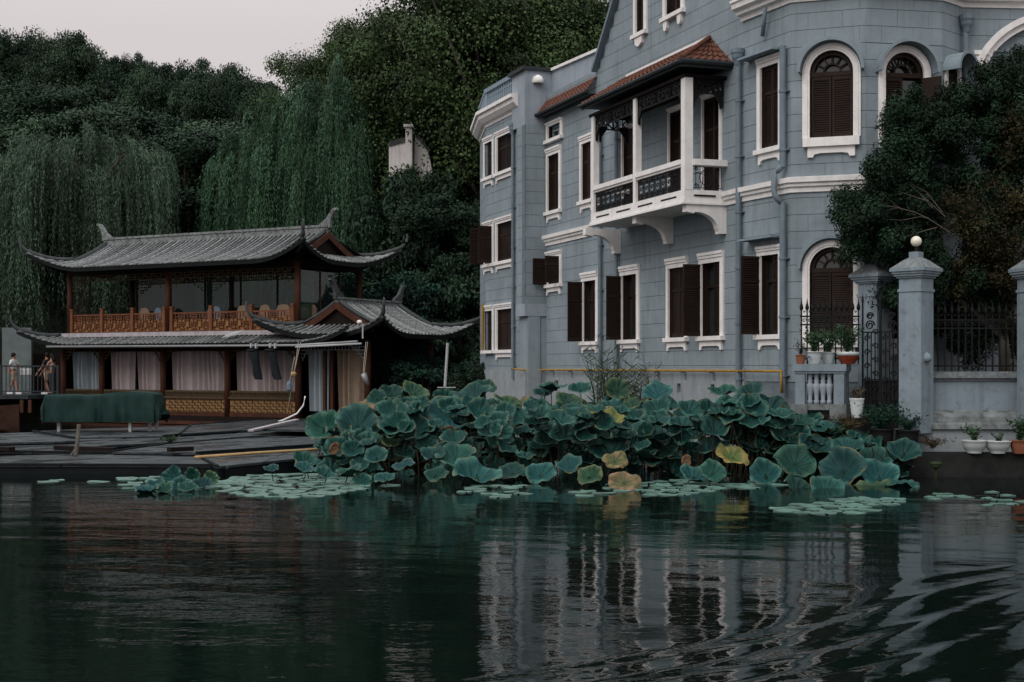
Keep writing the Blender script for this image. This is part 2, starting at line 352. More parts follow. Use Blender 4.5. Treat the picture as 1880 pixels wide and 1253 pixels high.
qf = np.stack([idx[:-1,:-1], idx[:-1,1:], idx[1:,1:], idx[1:,:-1]], -1).reshape(-1, 4)
me = bpy.data.meshes.new('water'); vv = np.stack([X, Y, Z], -1).reshape(-1, 3).tolist(); fc = qf.tolist()
n0 = len(vv)
x0, x1, y0, y1 = -14, 16, 7.5, float(y[-1])
x1 = float(x[-1]); x0 = float(x[0])
BB = 400
vv += [(-BB,-60,0),(BB,-60,0),(BB,BB,0),(-BB,BB,0),(x0,y0,0),(x1,y0,0),(x1,y1,0),(x0,y1,0)]
a, b_, c, d, e, f_, g, h = range(n0, n0+8)
fc += [(a,b_,f_,e),(b_,c,g,f_),(c,d,h,g),(d,a,e,h)]
me.from_pydata(vv, [], fc); me.materials.append(MATS['water']); me.polygons.foreach_set('use_smooth', [True]*len(me.polygons))
wo_ = bpy.data.objects.new('water', me); COL.objects.link(wo_); tag(wo_, 'dark green rippled lake water with a boat wake', kind='structure')
# hill: height field behind the bank
def hillz(X, Y):
    h = 1.15+np.clip((Y-66)/38, 0, 1.6)**1.1*11
    h = h*(1+.12*np.sin(X*.13)+.08*np.sin(X*.31+Y*.2))
    return h
xs = np.arange(-90, 91, 3.0); ys = np.concatenate([np.arange(62.5, 140, 3.0)])
m = MB(); vs = [(float(a), float(b), float(hillz(a, b))) for b in ys for a in xs]; W_ = len(xs)
m.add(vs, [(j*W_+i, j*W_+i+1, (j+1)*W_+i+1, (j+1)*W_+i) for j in range(len(ys)-1) for i in range(W_-1)])
tag(m.build('hillside', 'hill', smooth=True), 'dark wooded hillside behind the lake', kind='structure')
m = MB(); m.slab([(-90,62.6),(-24,62.6),(-24,60.5),(-17.5,60.5),(-12,62.6),(0,60.0),(0,58),(90,58),(90,62.6)], -1, 1.15)
tag(m.build('bank', 'soil'), 'earth bank at the foot of the hill', kind='structure')

# ------------------------------------------------------------------ the blue house: frames of its faces
def unit(x, y): v = Vector((x, y, 0)); return v.normalized()
dA = unit(920/2611, -1)                                    # along wall A, to the right and nearer
nA = Vector((dA.y, -dA.x, 0))                              # outward normal (left and towards the camera)
pA = Vector((1.138, 47.16, 0))                             # left end of wall A (px 1003)
WA = Fr(pA, dA, nA)
LA = WA.a_at(1368)
def face(p, q):                                            # frame for the face from p to q, seen with p on the left
    p = Vector((p[0], p[1], 0)); q = Vector((q[0], q[1], 0)); u = (q-p).normalized(); return Fr(p, u, Vector((u.y, -u.x, 0))), (q-p).length
pB0 = WA(LA, 0, 0)
pts = [pB0, Vector((6.41,32.67,0)), Vector((7.99,32.11,0)), Vector((9.83,32.48,0)), Vector((10.47,33.09,0)), Vector((14.6,33.35,0))]
(B1, l1), (B2, l2), (B3, l3), (B4, l4), (WR, l5) = [face(pts[i], pts[i+1]) for i in range(5)]
cOut = .75                                                 # chimney projection
pC = WA(0, cOut, 0)                                        # chimney return outer corner
CR, lC = face(pC, WA(0, -.2, 0))                           # return facing the camera
CO = Fr(pC-dA*.82, dA, nA)                                 # outer face of the chimney
pT1 = pC-dA*.82-nA*.12
TT = Fr(pT1-dA*3.6, dA, nA); lT = 3.6
T0a = Vector((TT.o.x-.30, TT.o.y+3.4, 0)); T0, lT0 = face(T0a, TT.o)
house = thing('blue_house', tuple(WA(6, -3, 0)), 'large grey blue rendered lakeside villa with white window surrounds and dark shutters', 'house')
HO = OFF[house.name]
def minus(r, holes):
    out = [r]
    for h in holes:
        nx_ = []
        for (a, b, c, d) in out:
            if h[0] >= b or h[1] <= a or h[2] >= d or h[3] <= c: nx_.append((a,b,c,d)); continue
            if h[2] > c: nx_.append((a,b,c,h[2]))
            if h[3] < d: nx_.append((a,b,h[3],d))
            lo, hi = max(c, h[2]), min(d, h[3])
            if h[0] > a: nx_.append((a,h[0],lo,hi))
            if h[1] < b: nx_.append((h[1],b,lo,hi))
        out = nx_
    return out
BLK = []
def wall_face(fr, L_, z0, z1, holes, off=0.0, clip=None, seed=0, s0=0, blocks=True, rowh=.384, colw=.77, core=True, zrow=1.95):
    """core wall behind + scored blocks in front; holes (s0,s1,z0,z1)"""
    if core:
        m = MB(fr)
        for (a, b, c, d) in minus((s0, L_, z0, z1), holes):
            if clip: a2 = clip(a, b, c, d)
            m.box(a, b, -.30, -.022, c, d)
        m.build('wall', 'joint', house)
    if not blocks: return
    r = 0; z = zrow
    while z < z1:
        zt = z+rowh
        if zt > z0+.03:
            s = s0 - (colw/2 if (r+seed) % 2 else 0)
            while s < L_:
                a, b, c, d = max(s+.003, s0), min(s+colw-.003, L_), max(z+.0055, z0), min(zt-.0055, z1)
                if b-a > .02 and d-c > .02:
                    ps = [p for p in minus((a, b, c, d), holes) if p[1]-p[0] > .012 and p[3]-p[2] > .012]
                    if clip: ps = [p for p in (clip(*p) for p in ps) if p]
                    if ps: BLK.append((fr, ps, fr((a+b)/2, 0, 0).y))
                s += colw
        z = zt; r += 1
# --- windows
def leaf_shutter(fr, w, z0, z1, parent, mid=None, name='shutter'):
    """louvred leaf in frame fr: a 0..w, b 0..-.035"""
    m = MB(fr); st = .05
    m.box(0, st, -.035, 0, z0, z1); m.box(w-st, w, -.035, 0, z0, z1); m.box(st, w-st, -.035, 0, z0, z0+.1); m.box(st, w-st, -.035, 0, z1-.07, z1)
    mid = mid if mid else z0+(z1-z0)*.68
    m.box(st, w-st, -.035, 0, mid-.035, mid+.035)
    for lo, hi in ((z0+.1, mid-.035), (mid+.035, z1-.07)):
        z = lo+.01
        while z < hi-.03:
            m.add([(st,-.002,z),(w-st,-.002,z),(w-st,-.032,z+.048),(st,-.032,z+.048)], [(0,1,2,3)])
            z += .052
        m.add([(st,-.034,lo),(w-st,-.034,lo),(w-st,-.034,hi),(st,-.034,hi)], [(0,1,2,3)])
    return m.build(name, 'shutter', parent)
def rect_window(fr, s0, s1, z0, z1, mode='closed', fw=.15, top=.24, sill=.11, console=True, shut_w=None, glass=False, par=None):
    """outer frame s0..s1, z0 (sill bottom)..z1; returns hole"""
    w = tagw(par)
    a, b, c, d = s0+fw, s1-fw, z0+sill, z1-top
    m = MB(fr)
    m.box(s0, a, -.02, .05, c, z1-top*.55); m.box(b, s1, -.02, .05, c, z1-top*.55)
    m.box(a, b, -.02, .047, d, z1-top*.55)
    m.box(s0, s1, -.02, .075, z1-top*.55, z1-top*.28); m.box(s0, s1, -.02, .10, z1-top*.28, z1)
    m.box(a-.035, a-.002, .05, .062, c, d); m.box(b+.002, b+.035, .05, .062, c, d)
    m.build('frame', 'trim', w)
    MB(fr).box(s0-.04, s1+.04, -.02, .13, z0, c-.001).build('sill', 'trim', w)
    if console:
        k0, k1 = s0+.07, s1-.07; h = .24; e = .14
        MB(fr).prism([(k0,z0-.002),(k0,z0-h),(k0+.08,z0-h),(k0+.11,z0-h+.07),(k0+e+.06,z0-h+.1),(k1-e-.06,z0-h+.1),(k1-.11,z0-h+.07),(k1-.08,z0-h),(k1,z0-h),(k1,z0-.002)], 0, .06).build('console', 'trim', w)
    m = MB(fr); m.box(a-.02, b+.02, -.20, -.185, c-.02, d+.02)
    m.build('pane', 'glass_dark', w)
    MB(fr).box(a-.001, a+.014, -.185, -.0, c, d).build('jamb', 'shutter', w); MB(fr).box(b-.014, b+.001, -.185, -.0, c, d).build('jamb', 'shutter', w)
    m = MB(fr); md = (a+b)/2
    for q0, q1 in ((a, a+.05), (b-.05, b), (md-.03, md+.03)): m.box(q0, q1, -.18, -.12, c, d)
    for zz in (c+.03, c+(d-c)*.68, d-.04): m.box(a+.05, md-.03, -.175, -.125, zz-.03, zz+.03); m.box(md+.03, b-.05, -.175, -.125, zz-.03, zz+.03)
    m.build('casement', 'shutter' if not glass else 'trim_blue', w)
    hw = (b-a)/2
    n_ = -fr.ub
    if mode in ('closed', 'left_open'):
        leaf_shutter(fr.sub(md+.005, -.05), hw-.01, c+.01, d-.01, w)
        if mode == 'closed': leaf_shutter(fr.sub(a+.005, -.05), hw-.01, c+.01, d-.01, w)
    sw = shut_w or hw
    if mode in ('left_open', 'both_open'):
        f = Fr(fr(a+.0, .01, 0), fr.ub*1+fr.ua*-.06, fr.ua); leaf_shutter(f, sw, c+.01, d-.01, w)
    if mode in ('both_open',):
        f = Fr(fr(b-.02, .01, 0), fr.ub*1+fr.ua*.03, fr.ua); leaf_shutter(f, sw, c+.01, d-.01, w)
    return (a, b, c, d)
def tagw(par=None):
    o = bpy.data.objects.new('window', None); COL.objects.link(o); o.parent = house; OFF[o.name] = HO; return o
def arc(cx, cz, r, t0=0, t1=math.pi, n=20): return [(cx+r*math.cos(t0+(t1-t0)*i/n), cz+r*math.sin(t0+(t1-t0)*i/n)) for i in range(n+1)]
def ring(m, cx, cz, r0, r1, b0, b1, n=20, t0=0, t1=math.pi):
    for i in range(n):
        p = [arc(cx, cz, r, t0, t1, n)[j] for r, j in ((r0,i),(r1,i),(r1,i+1),(r0,i+1))]
        m.prism(p, b0, b1)
def arch_window(fr, cx, z0, zs, ro, fw, open_right=False, hood=.24, sill=.2, hoodonly=False):
    """outer radius ro, spring height zs; opening radius ro-fw; returns rectangular hole; fills spandrels"""
    w = tagw(); ri = ro-fw; n = 20
    m = MB(fr); ring(m, cx, zs, ri, ro-.002, -.02, .05); ring(m, cx, zs, ri+.05, ro-.05, .05, .065)
    m.box(cx-ro, cx-ri, -.02, .05, z0, zs); m.box(cx+ri, cx+ro, -.02, .05, z0, zs)
    m.box(cx-ro+.05, cx-ri-.05, .05, .065, z0, zs); m.box(cx+ri+.05, cx+ro-.05, .05, .065, z0, zs)
    m.build('frame', 'trim', w)
    m = MB(fr)
    for sgn in (-1, 1):                                     # spandrels
        A = arc(cx, zs, ro, 0, math.pi/2, 10)
        for i in range(10):
            (x0_, z0_), (x1_, z1_) = A[i], A[i+1]
            x0_, x1_ = cx+sgn*(x0_-cx), cx+sgn*(x1_-cx)
            m.prism([(x0_,z0_),(x1_,z1_),(x1_,zs+ro+.02),(x0_,zs+ro+.02)], -.2, 0)
    m.build('spandrel', 'stucco', w)
    MB(fr).box(cx-ro+.02, cx+ro-.02, -.02, .14, z0-sill, z0-.001).build('sill', 'trim', w)
    k0, k1 = cx-ro+.12, cx+ro-.12; zz = z0-sill; h = .24
    MB(fr).prism([(k0,zz-.002),(k0,zz-h),(k0+.12,zz-h),(k0+.16,zz-h+.07),(k0+.3,zz-h+.09),(k1-.3,zz-h+.09),(k1-.16,zz-h+.07),(k1-.12,zz-h),(k1,zz-h),(k1,zz-.002)], 0, .07).build('console', 'trim', w)
    zf = zs-.0
    m = MB(fr); m.box(cx-ri-.12, cx+ri+.12, -.25, -.215, z0-.05, zs+ri+.1); m.build('pane', 'glass_dark', w)
    m = MB(fr); ring(m, cx, zs, ri-.09, ri, -.2, -.06); m.box(cx-ri, cx+ri, -.2, -.05, zf-.08, zf+.02)
    ring(m, cx, zs+.02, .17, .21, -.19, -.1, 10)
    for k in range(1, 6):
        t = math.pi*k/6; m.bar((cx+.2*math.cos(t), -.14, zs+.02+.2*math.sin(t)), (cx+(ri-.08)*math.cos(t), -.14, zs+.02+(ri-.08)*math.sin(t)), .035, .035)
    m.build('fanlight', 'shutter', w)
    leaf_shutter(fr.sub(cx-ri+.03, -.06), ri-.04, z0+.01, zf-.09, w, mid=z0+(zf-z0)*.99)
    if not open_right: leaf_shutter(fr.sub(cx+.01, -.06), ri-.04, z0+.01, zf-.09, w, mid=z0+(zf-z0)*.99)
    else: leaf_shutter(Fr(fr(cx+ri-.02, .01, 0), fr.ub+fr.ua*.9, fr.ua), ri-.04, z0+.01, zf-.09, w)
    m = MB(fr); ring(m, cx, zs, ro+.03, ro+.075, -.0, hood); ring(m, cx, zs, ro+.0, ro+.03, 0, .03); ring(m, cx, zs, ro+.03, ro+.10, hood, hood+.025)
    m.build('hood', 'hood_metal', w, smooth=False)
    return (cx-ro, cx+ro, z0, zs+ro+.02)
def sz(fr, px0, px1, b=0): return fr.a_at(px0, b), fr.a_at(px1, b)
hA = []
for (x0_, x1_, mode, sw) in ((1069,1099.5,'left_open',.52), (1140,1175,'left_open',.50), (1225,1264,'closed',None), (1285,1330,'left_open',.52)):
    a, b = sz(WA, x0_, x1_); hA.append(rect_window(WA, a, b, 2.97, 5.21, mode, shut_w=sw, top=.27))
a, b = sz(WA, 1004.5, 1032); hA.append(rect_window(WA, a, b, WA.z_at(1004.5, 530), WA.z_at(1032, 458), 'both_open', fw=.12, top=.2, shut_w=.52))
a, b = sz(WA, 1004.5, 1031); hA.append(rect_window(WA, a, b, WA.z_at(1004.5, 397), WA.z_at(1031, 265), 'closed', fw=.14, top=.24))
a, b = sz(WA, 1004.5, 1034); hA.append(rect_window(WA, a, b, WA.z_at(1004.5, 266), WA.z_at(1034, 215), 'none', fw=.17, top=.12, console=False, glass=True))
a, b = sz(WA, 1066, 1091); hA.append(rect_window(WA, a, b, WA.z_at(1066, 378), WA.z_at(1066, 253), 'closed', fw=.15, top=.24))
a, b = sz(WA, 1165, 1189); hA.append(rect_window(WA, a, b, WA.z_at(1165, 74), 13.6, 'closed', fw=.16, top=.24, console=False)); at1 = (a, b)
a2, b2 = sz(WA, 1219, 1258); hA.append(rect_window(WA, a2, b2, WA.z_at(1219, 43), 14.0, 'closed', fw=.17, top=.24, console=False))
for q in ((at1[0]+at1[1])/2-.02, a2+.22, b2-.22):
    zc = WA.z_at(1165, 74) if q < a2 else WA.z_at(1219, 43); hw_ = .26 if q < a2 else .12
    m = MB(WA); m.prism([(q-hw_,zc-.003),(q-hw_*.8,zc-.2),(q-.04,zc-.27),(q+.04,zc-.27),(q+hw_*.8,zc-.2),(q+hw_,zc-.003)], 0, .09); m.build('console', 'trim', house)
# balcony doors on wall A
for (x0_, x1_, mode) in ((1143,1173,'closed'), (1228,1262,'closed'), (1290,1326,'closed')):
    a, b = sz(WA, x0_, x1_); hA.append(rect_window(WA, a, b, 6.62, 9.25, mode, fw=.08, top=.12, sill=.05, console=False))
sG, zG = WA.a_at(1097), WA.z_at(1097, 128); sG2, zG2 = WA.a_at(1135), WA.z_at(1135, 0)
slope = (zG2-zG)/(sG2-sG)
def clipA(a, b, c, d):
    if d <= zG: return (a, b, c, d)
    lim = sG+(d-zG)/slope
    a = max(a, lim)
    return (a, b, c, d) if b-a > .03 else None
# wall A : lower part full length, then gable
hb = [h for h in hA]
wall_face(WA, LA, 2.28, zG, [h for h in hb], seed=0)
wall_face(WA, LA, zG, 16.2, hb, seed=0, clip=clipA, s0=sG, core=False, zrow=1.95)
m = MB(WA)
for (a, b, c, d) in minus((sG2+1.2, LA, zG, 16.2), hb): m.box(a, b, -.3, -.022, c, d)
m.prism([(sG,zG),(sG2+1.2,zG),(sG2+1.2,zG+slope*(sG2+1.2-sG))], -.3, -.023)
zz = zG+slope*(sG2+1.2-sG)
m.build('wall', 'joint', house)
m = MB(WA); m.bar((sG-.06, .02, zG-.05), (sG-.06+4, .02, zG-.05+slope*4), .34, .10); m.build('verge', 'pipe_blue', house)
# plinth below the gas pipe, with small vents
m = MB(WA); vents = [(WA.a_at(p), WA.a_at(p+7), 1.62, 1.86) for p in (1020, 1108, 1245, 1307, 1418)]
for (a, b, c, d) in minus((-.1, LA+.02, -.6, 2.275), vents): m.box(a, b, -.3, .04, c, d)
m.build('plinth', 'plinth', house)
m = MB(WA)
for v in vents: m.box(v[0], v[1], -.3, -.2, v[2], v[3])
m.build('vent', 'iron', house)
# faces of the right-hand bay
zC = 10.66
a, b = sz(B1, 1392, 1439); hU = rect_window(B1, a, b, B1.z_at(1392, 286), B1.z_at(1439, 95), 'closed', fw=.15, top=.22)
a, b = sz(B1, 1392, 1439); hL = rect_window(B1, a, b, B1.z_at(1392, 624), B1.z_at(1439, 448), 'left_open', fw=.15, top=.22, shut_w=.54)
wall_face(B1, l1, 1.0, zC, [hU, hL], seed=1)
for (p0, q0, q1) in ((100, 1375, 1440), (444, 1375, 1437)):
    a, b = sz(B1, q0, q1); zt = B1.z_at(1440, p0)+.12
    MB(B1).box(a, b, 0, .34, zt-.02, zt+.03).build('awning', 'trim_blue', house)
cx2 = B2.a_at(1526.5)
r_ = (B2.a_at(1580)-B2.a_at(1473))/2
h1 = arch_window(B2, cx2, B2.z_at(1526, 253), B2.z_at(1526, 80)-r_, r_, .165)
h2 = arch_window(B2, cx2, B2.z_at(1526, 622), B2.z_at(1526, 441)-r_, r_, .165, hood=.16)
wall_face(B2, l2, .9, zC, [h1, h2], seed=0)
cx3 = B3.a_at(1660); r3 = r_*.98
h1 = arch_window(B3, cx3, B3.z_at(1526, 253), B3.z_at(1660, 84)-r3, r3, .165, open_right=True, hood=.3)
h2 = arch_window(B3, cx3, B3.z_at(1526, 622), B3.z_at(1660, 441)-r3, r3, .165, hood=.16)
wall_face(B3, l3, .9, zC, [h1, h2], seed=1)
cx4 = l4/2; r4_ = .36
h1 = arch_window(B4, cx4, B3.z_at(1526, 253), B3.z_at(1660, 98)-r4_, r4_, .10, hood=.42)
wall_face(B4, l4, .9, zC, [h1], seed=0)
# right wall with the big blind arch
big = (1.35, 4.0, 6.9, WR.z_at(1850, 118))
hg = [(.9, 3.8, 1.3, 4.2), (1.35, 3.9, 6.2, 8.3)]
wall_face(WR, l5, .9, 11.2, hg, seed=1)
for h in hg: MB(WR).box(h[0], h[1], -.3, -.25, h[2], h[3]).build('pane', 'glass_dark', house)
cxa, cza, ra = WR.a_at(1925), WR.z_at(1925, 175), 1.55
m = MB(WR); ring(m, cxa, cza-.1, ra+.16, ra+.40, 0, .16, 24, .35, math.pi-.35); ring(m, cxa, cza-.1, ra+.30, ra+.44, .16, .24, 24, .35, math.pi-.35)
m.build('arch_moulding', 'trim', house)
m = MB(WR); sx = WR.a_at(1801)
for i, w_ in enumerate((.22, .17, .12)): m.box(sx-w_-.02, sx+w_-.1, 0, .22-.04*i, WR.z_at(1790, 96)-.10*(i+1), WR.z_at(1790, 96)-.10*i-.001)
m.build('corbel', 'trim', house)
m = MB(WR); ring(m, WR.a_at(1905), WR.z_at(1905, 210), 1.22, 1.30, 0, .12, 20, .3, math.pi-.3); m.build('arch_hood', 'gutter', house)
m = MB(WR); m.prism(arc(WR.a_at(1905), WR.z_at(1905, 210), 1.2, .3, math.pi-.3), 0, .02); m.build('pane', 'glass_dark', house)
# bay cornices & string course, following the faces
def strip(name, frs, prof, matn, e0=0, e1=0):
    """profile prof [(out,z)..] swept along the plan corners, mitred"""
    pl = frs
    n = len(pl); m = MB(); rows = []
    for i in range(n):
        d0 = (pl[i]-pl[i-1]).normalized() if i else (pl[1]-pl[0]).normalized()
        d1 = (pl[i+1]-pl[i]).normalized() if i < n-1 else d0
        n0_ = Vector((d0.y, -d0.x, 0)); n1_ = Vector((d1.y, -d1.x, 0)); nn = (n0_+n1_).normalized(); nn = nn/max(.3, nn.dot(n0_))
        p = pl[i]-(d0*e0 if i == 0 else Vector())+(d1*e1 if i == n-1 else Vector())
        rows.append([tuple(p+nn*o+Vector((0, 0, z))) for o, z in prof])
    k = len(prof); vs = [v for r in rows for v in r]
    fs = [(i*k+j, (i+1)*k+j, (i+1)*k+(j+1)%k, i*k+(j+1)%k) for i in range(n-1) for j in range(k)]
    fs += [tuple(range(k)), tuple((n-1)*k+j for j in range(k))[::-1]]
    m.add(vs, fs); return m.build(name, matn, house)
plan = [pB0-dA*.0]+pts[1:]
zc = 10.66
strip('cornice', [WA(LA, .02, 0)]+pts[1:], [(-.2,zc),(.04,zc),(.06,zc+.1),(.17,zc+.13),(.19,zc+.2),(.30,zc+.26),(.32,zc+.38),(.36,zc+.40),(.36,zc+.46),(-.2,zc+.5)], 'trim', e0=.1)
strip('parapet', [WA(LA, -.1, 0)]+pts[1:], [(-.4,zc+.5),(-.05,zc+.5),(-.05,zc+2.3),(-.4,zc+2.3)], 'plain_stucco')
zs = 6.30
prof = [(-.05,zs),(.04,zs),(.05,zs+.10),(.10,zs+.13),(.11,zs+.19),(.16,zs+.22),(.17,zs+.33),(-.05,zs+.37)]
strip('string_course', [WA(WA.a_at(1334), 0, 0)]+pts, prof, 'trim')
strip('string_course', [WA(-.02, 0, 0), WA(WA.a_at(1088), 0, 0)], prof, 'trim')
# --- chimney stack
wall_face(CR, cOut-.0, 4.35, 10.3, [], seed=0)
m = MB(CR); m.box(0, lC+.35, -1.3, -.002, 10.3, 12.1); m.build('chimney_stack', 'plain_stucco', house)
m = MB(CR); m.box(.02, cOut-.002, -.80, -.03, 4.3, 10.3); m.build('chimney_core', 'joint', house)
wall_face(CO, .82, 4.35, 10.3, [], seed=1, core=False)
m = MB(CR); m.box(-.03, cOut-.0, -.84, .03, 3.98, 4.38); m.build('chimney_base', 'plain_stucco', house)
m = MB(CR); m.box(-.12, lC+.42, -1.4, .08, 12.1, 12.22); m.build('chimney_cap', 'gutter', house)
MB(CR).prism([(lC-.2,9.95),(lC+.2,10.25),(lC+.12,10.9),(lC-.02,11.3),(lC-.2,11.3)], 0, .02).build('render_flare', 'plain_stucco', house)
m = MB(CR); c0 = CR.a_at(987); z_ = CR.z_at(987, 148)
m.lathe((c0, .02, z_-.12), [(.03,.3),(.14,.24),(.19,.14),(.2,.04),(.17,0),(.14,.02),(.03,.08)], 16); m.build('bulkhead_lamp', 'trim', house, smooth=True)
# --- left tower
hT = []
for (q0, q1) in ((911.5, 944.5), (889, 907.5)):
    a, b = sz(TT, q0, q1); b = min(b, lT-.08)
    fw = .15 if q0 > 900 else .11
    hT.append(rect_window(TT, a, b, 8.97, 10.52, 'closed', fw=fw, top=.2))
    hT.append(rect_window(TT, a, b, 5.86, 7.5, 'closed' if q0 > 900 else 'both_open', fw=fw, top=.2, shut_w=.55))
    hT.append(rect_window(TT, a, b, 2.78, 4.5, 'closed', fw=fw, top=.2, console=q0 > 900))
wall_face(TT, lT, 2.2, 10.95, hT, seed=0)
wall_face(T0, lT0, 2.2, 10.95, [], seed=1)
m = MB(TT); m.box(-.05, lT+.9, -.4, .05, -.6, 2.2); m.build('plinth', 'plinth', house)
m = MB(T0); m.box(0, lT0, -.4, .05, -.6, 2.2); m.build('plinth', 'plinth', house)
# recessed part under the chimney
m = MB(TT); m.box(lT, lT+.84, -.4, .0, 2.2, 3.98); m.build('wall', 'stucco', house)
m = MB(CR); m.box(.10, cOut+.1, -.3, -.02, 2.2, 3.98); m.build('wall', 'stucco', house)
m = MB(CR); m.box(.0, cOut+.1, -.3, .02, -.6, 2.2); m.build('plinth', 'plinth', house)
zt = 10.9
strip('cornice', [T0a, TT.o, TT(lT, 0, 0)], [(-.3,zt),(.03,zt),(.05,zt+.08),(.15,zt+.13),(.28,zt+.27),(.30,zt+.40),(.38,zt+.42),(.38,zt+.54),(-.3,zt+.56)], 'trim', e1=.12)
# roof balustrade
ZB = 11.46
m = MB(TT); m.box(.0, lT, -.12, .06, ZB, ZB+.09); m.box(-.05, lT+.05, -.14, .08, ZB+.66, ZB+.80)
m.box(0, .2, -.1, .04, ZB+.09, ZB+.66); m.box(lT-.3, lT, -.1, .04, ZB+.09, ZB+.66)
m.build('balustrade_rail', 'trim_blue', house)
m = MB(T0); m.box(.0, lT0-.1, -.12, .06, ZB+.66, ZB+.80); m.box(0, lT0-.1, -.12, .04, ZB, ZB+.66); m.build('balustrade_rail', 'trim_blue', house)
for i in range(13):
    a = .34+i*(lT-.8)/12
    m = MB(TT); m.box(a-.04, a+.04, -.06, .02, ZB+.09, ZB+.66); m.box(a+.04, a+.17, -.05, .01, ZB+.48, ZB+.55) if i < 12 else None
    m.build('baluster', 'trim_blue', house)
# set-back parapet wall above the small roof
m = MB(WA); m.prism([(-.4,9.9),(sG+.4,9.9),(sG+.4,WA.z_at(1097, 97, -.2)),(-.4,WA.z_at(1013, 130, -.2))], -.5, -.2); m.build('parapet', 'plain_stucco', house)
m = MB(WA); m.bar((-.4,-.33,WA.z_at(1013, 130, -.2)+.03), (sG+.4,-.33,WA.z_at(1097, 97, -.2)+.03), .42, .09); m.build('coping', 'trim', house)
# roof slab that closes the house
m = MB(); m.slab([tuple(T0a.xy), tuple(TT.o.xy), tuple(TT(lT, -.3, 0).xy), tuple(WA(.2, -.6, 0).xy), tuple(WA(sG, -.6, 0).xy), (12, 50), (5, 56)], 10.9, 11.0)
m.slab([tuple(WA(sG, -.5, 0).xy), tuple(WA(LA, -.5, 0).xy), tuple(pts[2].xy+Vector((0, .6))), tuple(pts[4].xy+Vector((.1, .6))), (16, 34.2), (18, 46)], 12.9, 13.0)
m.build('roof_deck', 'gutter', house)
m = MB(); m.box(-1.2, 18, 55.9, 56.1, 0, 11); m.box(17.9, 18.1, 34, 56, 0, 13); m.build('rear_wall', 'plain_stucco', house)
# blocks: the 300 largest in view are separate, the rest joined
BLK.sort(key=lambda t: t[2]-2*max((p[1]-p[0])*(p[3]-p[2]) for p in t[1]))
inview = []; rest = []
for t in BLK:
    c = t[0]((t[1][0][0]+t[1][0][1])/2, 0, (t[1][0][2]+t[1][0][3])/2); py = HOR-(c.z-CAMH)/c.y*F
    (inview if py > -10 and py < 700 and len(inview) < 300 else rest).append(t)
for t in inview:
    m = MB(t[0])
    for (a, b, c, d) in t[1]: m.box(a, b, -.024, 0, c, d)
    m.build('wall_block', 'stucco', house)
m = MB()
for t in rest:
    m.fr = t[0]
    for (a, b, c, d) in t[1]: m.box(a, b, -.024, 0, c, d)
tag(m.build('wall_blocks', 'stucco', house), kind='stuff')
# --- drain pipes
def pipe(fr, px, z0, z1, r=.06, off=.1, head=False, matn='pipe_blue', seg=1.35, s=None):
    s = fr.a_at(px) if s is None else s; m = MB(fr)
    m.tube([(s, off, z0), (s, off, z1)], r, 10)
    z = z0+.4
    while z < z1-.2:
        m.tube([(s, off, z-.03), (s, off, z+.03)], r*1.25, 10); m.box(s-r*1.7, s+r*1.7, 0, off*.6, z-.012, z+.012); z += seg
    if head: m.lathe((s, off+.02, z1-.05), [(r,-.1),(r*1.4,0),(r*2,.08),(r*2.1,.16),(r*2.4,.2),(r*2.4,.3)], 12)
    m.build('drain_pipe', matn, house, smooth=False)
pipe(TT, 946, 1.9, 10.3, .055, .09, True)
pipe(WA, 1107, 1.5, 9.7, .06, .1); pipe(WA, 1137, 1.8, 9.7, .06, .1)
pipe(WA, 1367, 1.6, 9.75, .07, .12, True, s=LA-.12)
pipe(B1, 1445, 6.9, 9.7, .075, .12); pipe(B1, 1445, 1.7, 6.1, .075, .12)
pipe(B4, 1770, 8.6, 10.2, .07, .12, True, s=l4-.04)
m = MB(B1); s = B1.a_at(1445); m.tube([(s,.12,6.95),(s-.08,.2,6.82),(s-.13,.26,6.7),(s-.14,.27,6.4),(s-.10,.25,6.22),(s,.12,6.05)], .07, 10); m.build('pipe_elbow', 'pipe_blue', house, smooth=True)
m = MB(B1); m.tube([(l1-.75,.2,10.7),(l1-.85,.15,10.45),(l1-1.0,.1,10.1)], .05, 8); m.build('pipe_elbow', 'pipe_blue', house, smooth=True)
m = MB(WA); m.tube([(1.1+i*.0, .0, 0) for i in ()] or [(LA-.3,.06,6.0),(LA-.3,.06,6.01)], .01, 4)
# --- balcony
bO = 1.15                                                    # projection
s0b, s1b = WA.a_at(1086, bO), WA.a_at(1334, 0)
s1o = s1b
balc = bpy.data.objects.new('balcony', None); COL.objects.link(balc); balc.parent = house; OFF[balc.name] = HO
m = MB(WA)
m.box(s0b-.1, s1o, 0, bO+.02, 6.34, 6.42); m.box(s0b-.06, s1o-.02, 0, bO, 6.42, 6.66)
m.box(s0b-.12, s1o+.04, 0, bO+.08, 6.30, 6.345)
m.build('floor_slab', 'trim', balc)
m = MB(WA)
for k in range(4):
    a = s0b+.35+k*(s1o-s0b-.3)/4; m.box(a, a+.9, bO, bO+.004, 6.50, 6.545)
m.box(s1o-.001, s1o+.003, .3, bO-.25, 6.5, 6.545)
m.build('drain_slot', 'iron', balc)
m = MB(WA); pw = .17
posts = [s0b+.04, WA.a_at(1169, bO-.08), s1o-.12]
for i, s in enumerate(posts): m = MB(WA); q = pw/2 if i < 2 else .11; m.box(s-q, s+q, bO-2*q-.01, bO-.008, 6.66, 9.42); m.build('post', 'trim', balc)
m = MB(WA)
for a, b in ((posts[0]+.09, posts[1]-.09), (posts[1]+.09, posts[2]-.115)): m.box(a, b, bO-.18, bO+.03, 7.30, 7.42); m.box(a, b, bO-.14, bO-.01, 7.24, 7.30)
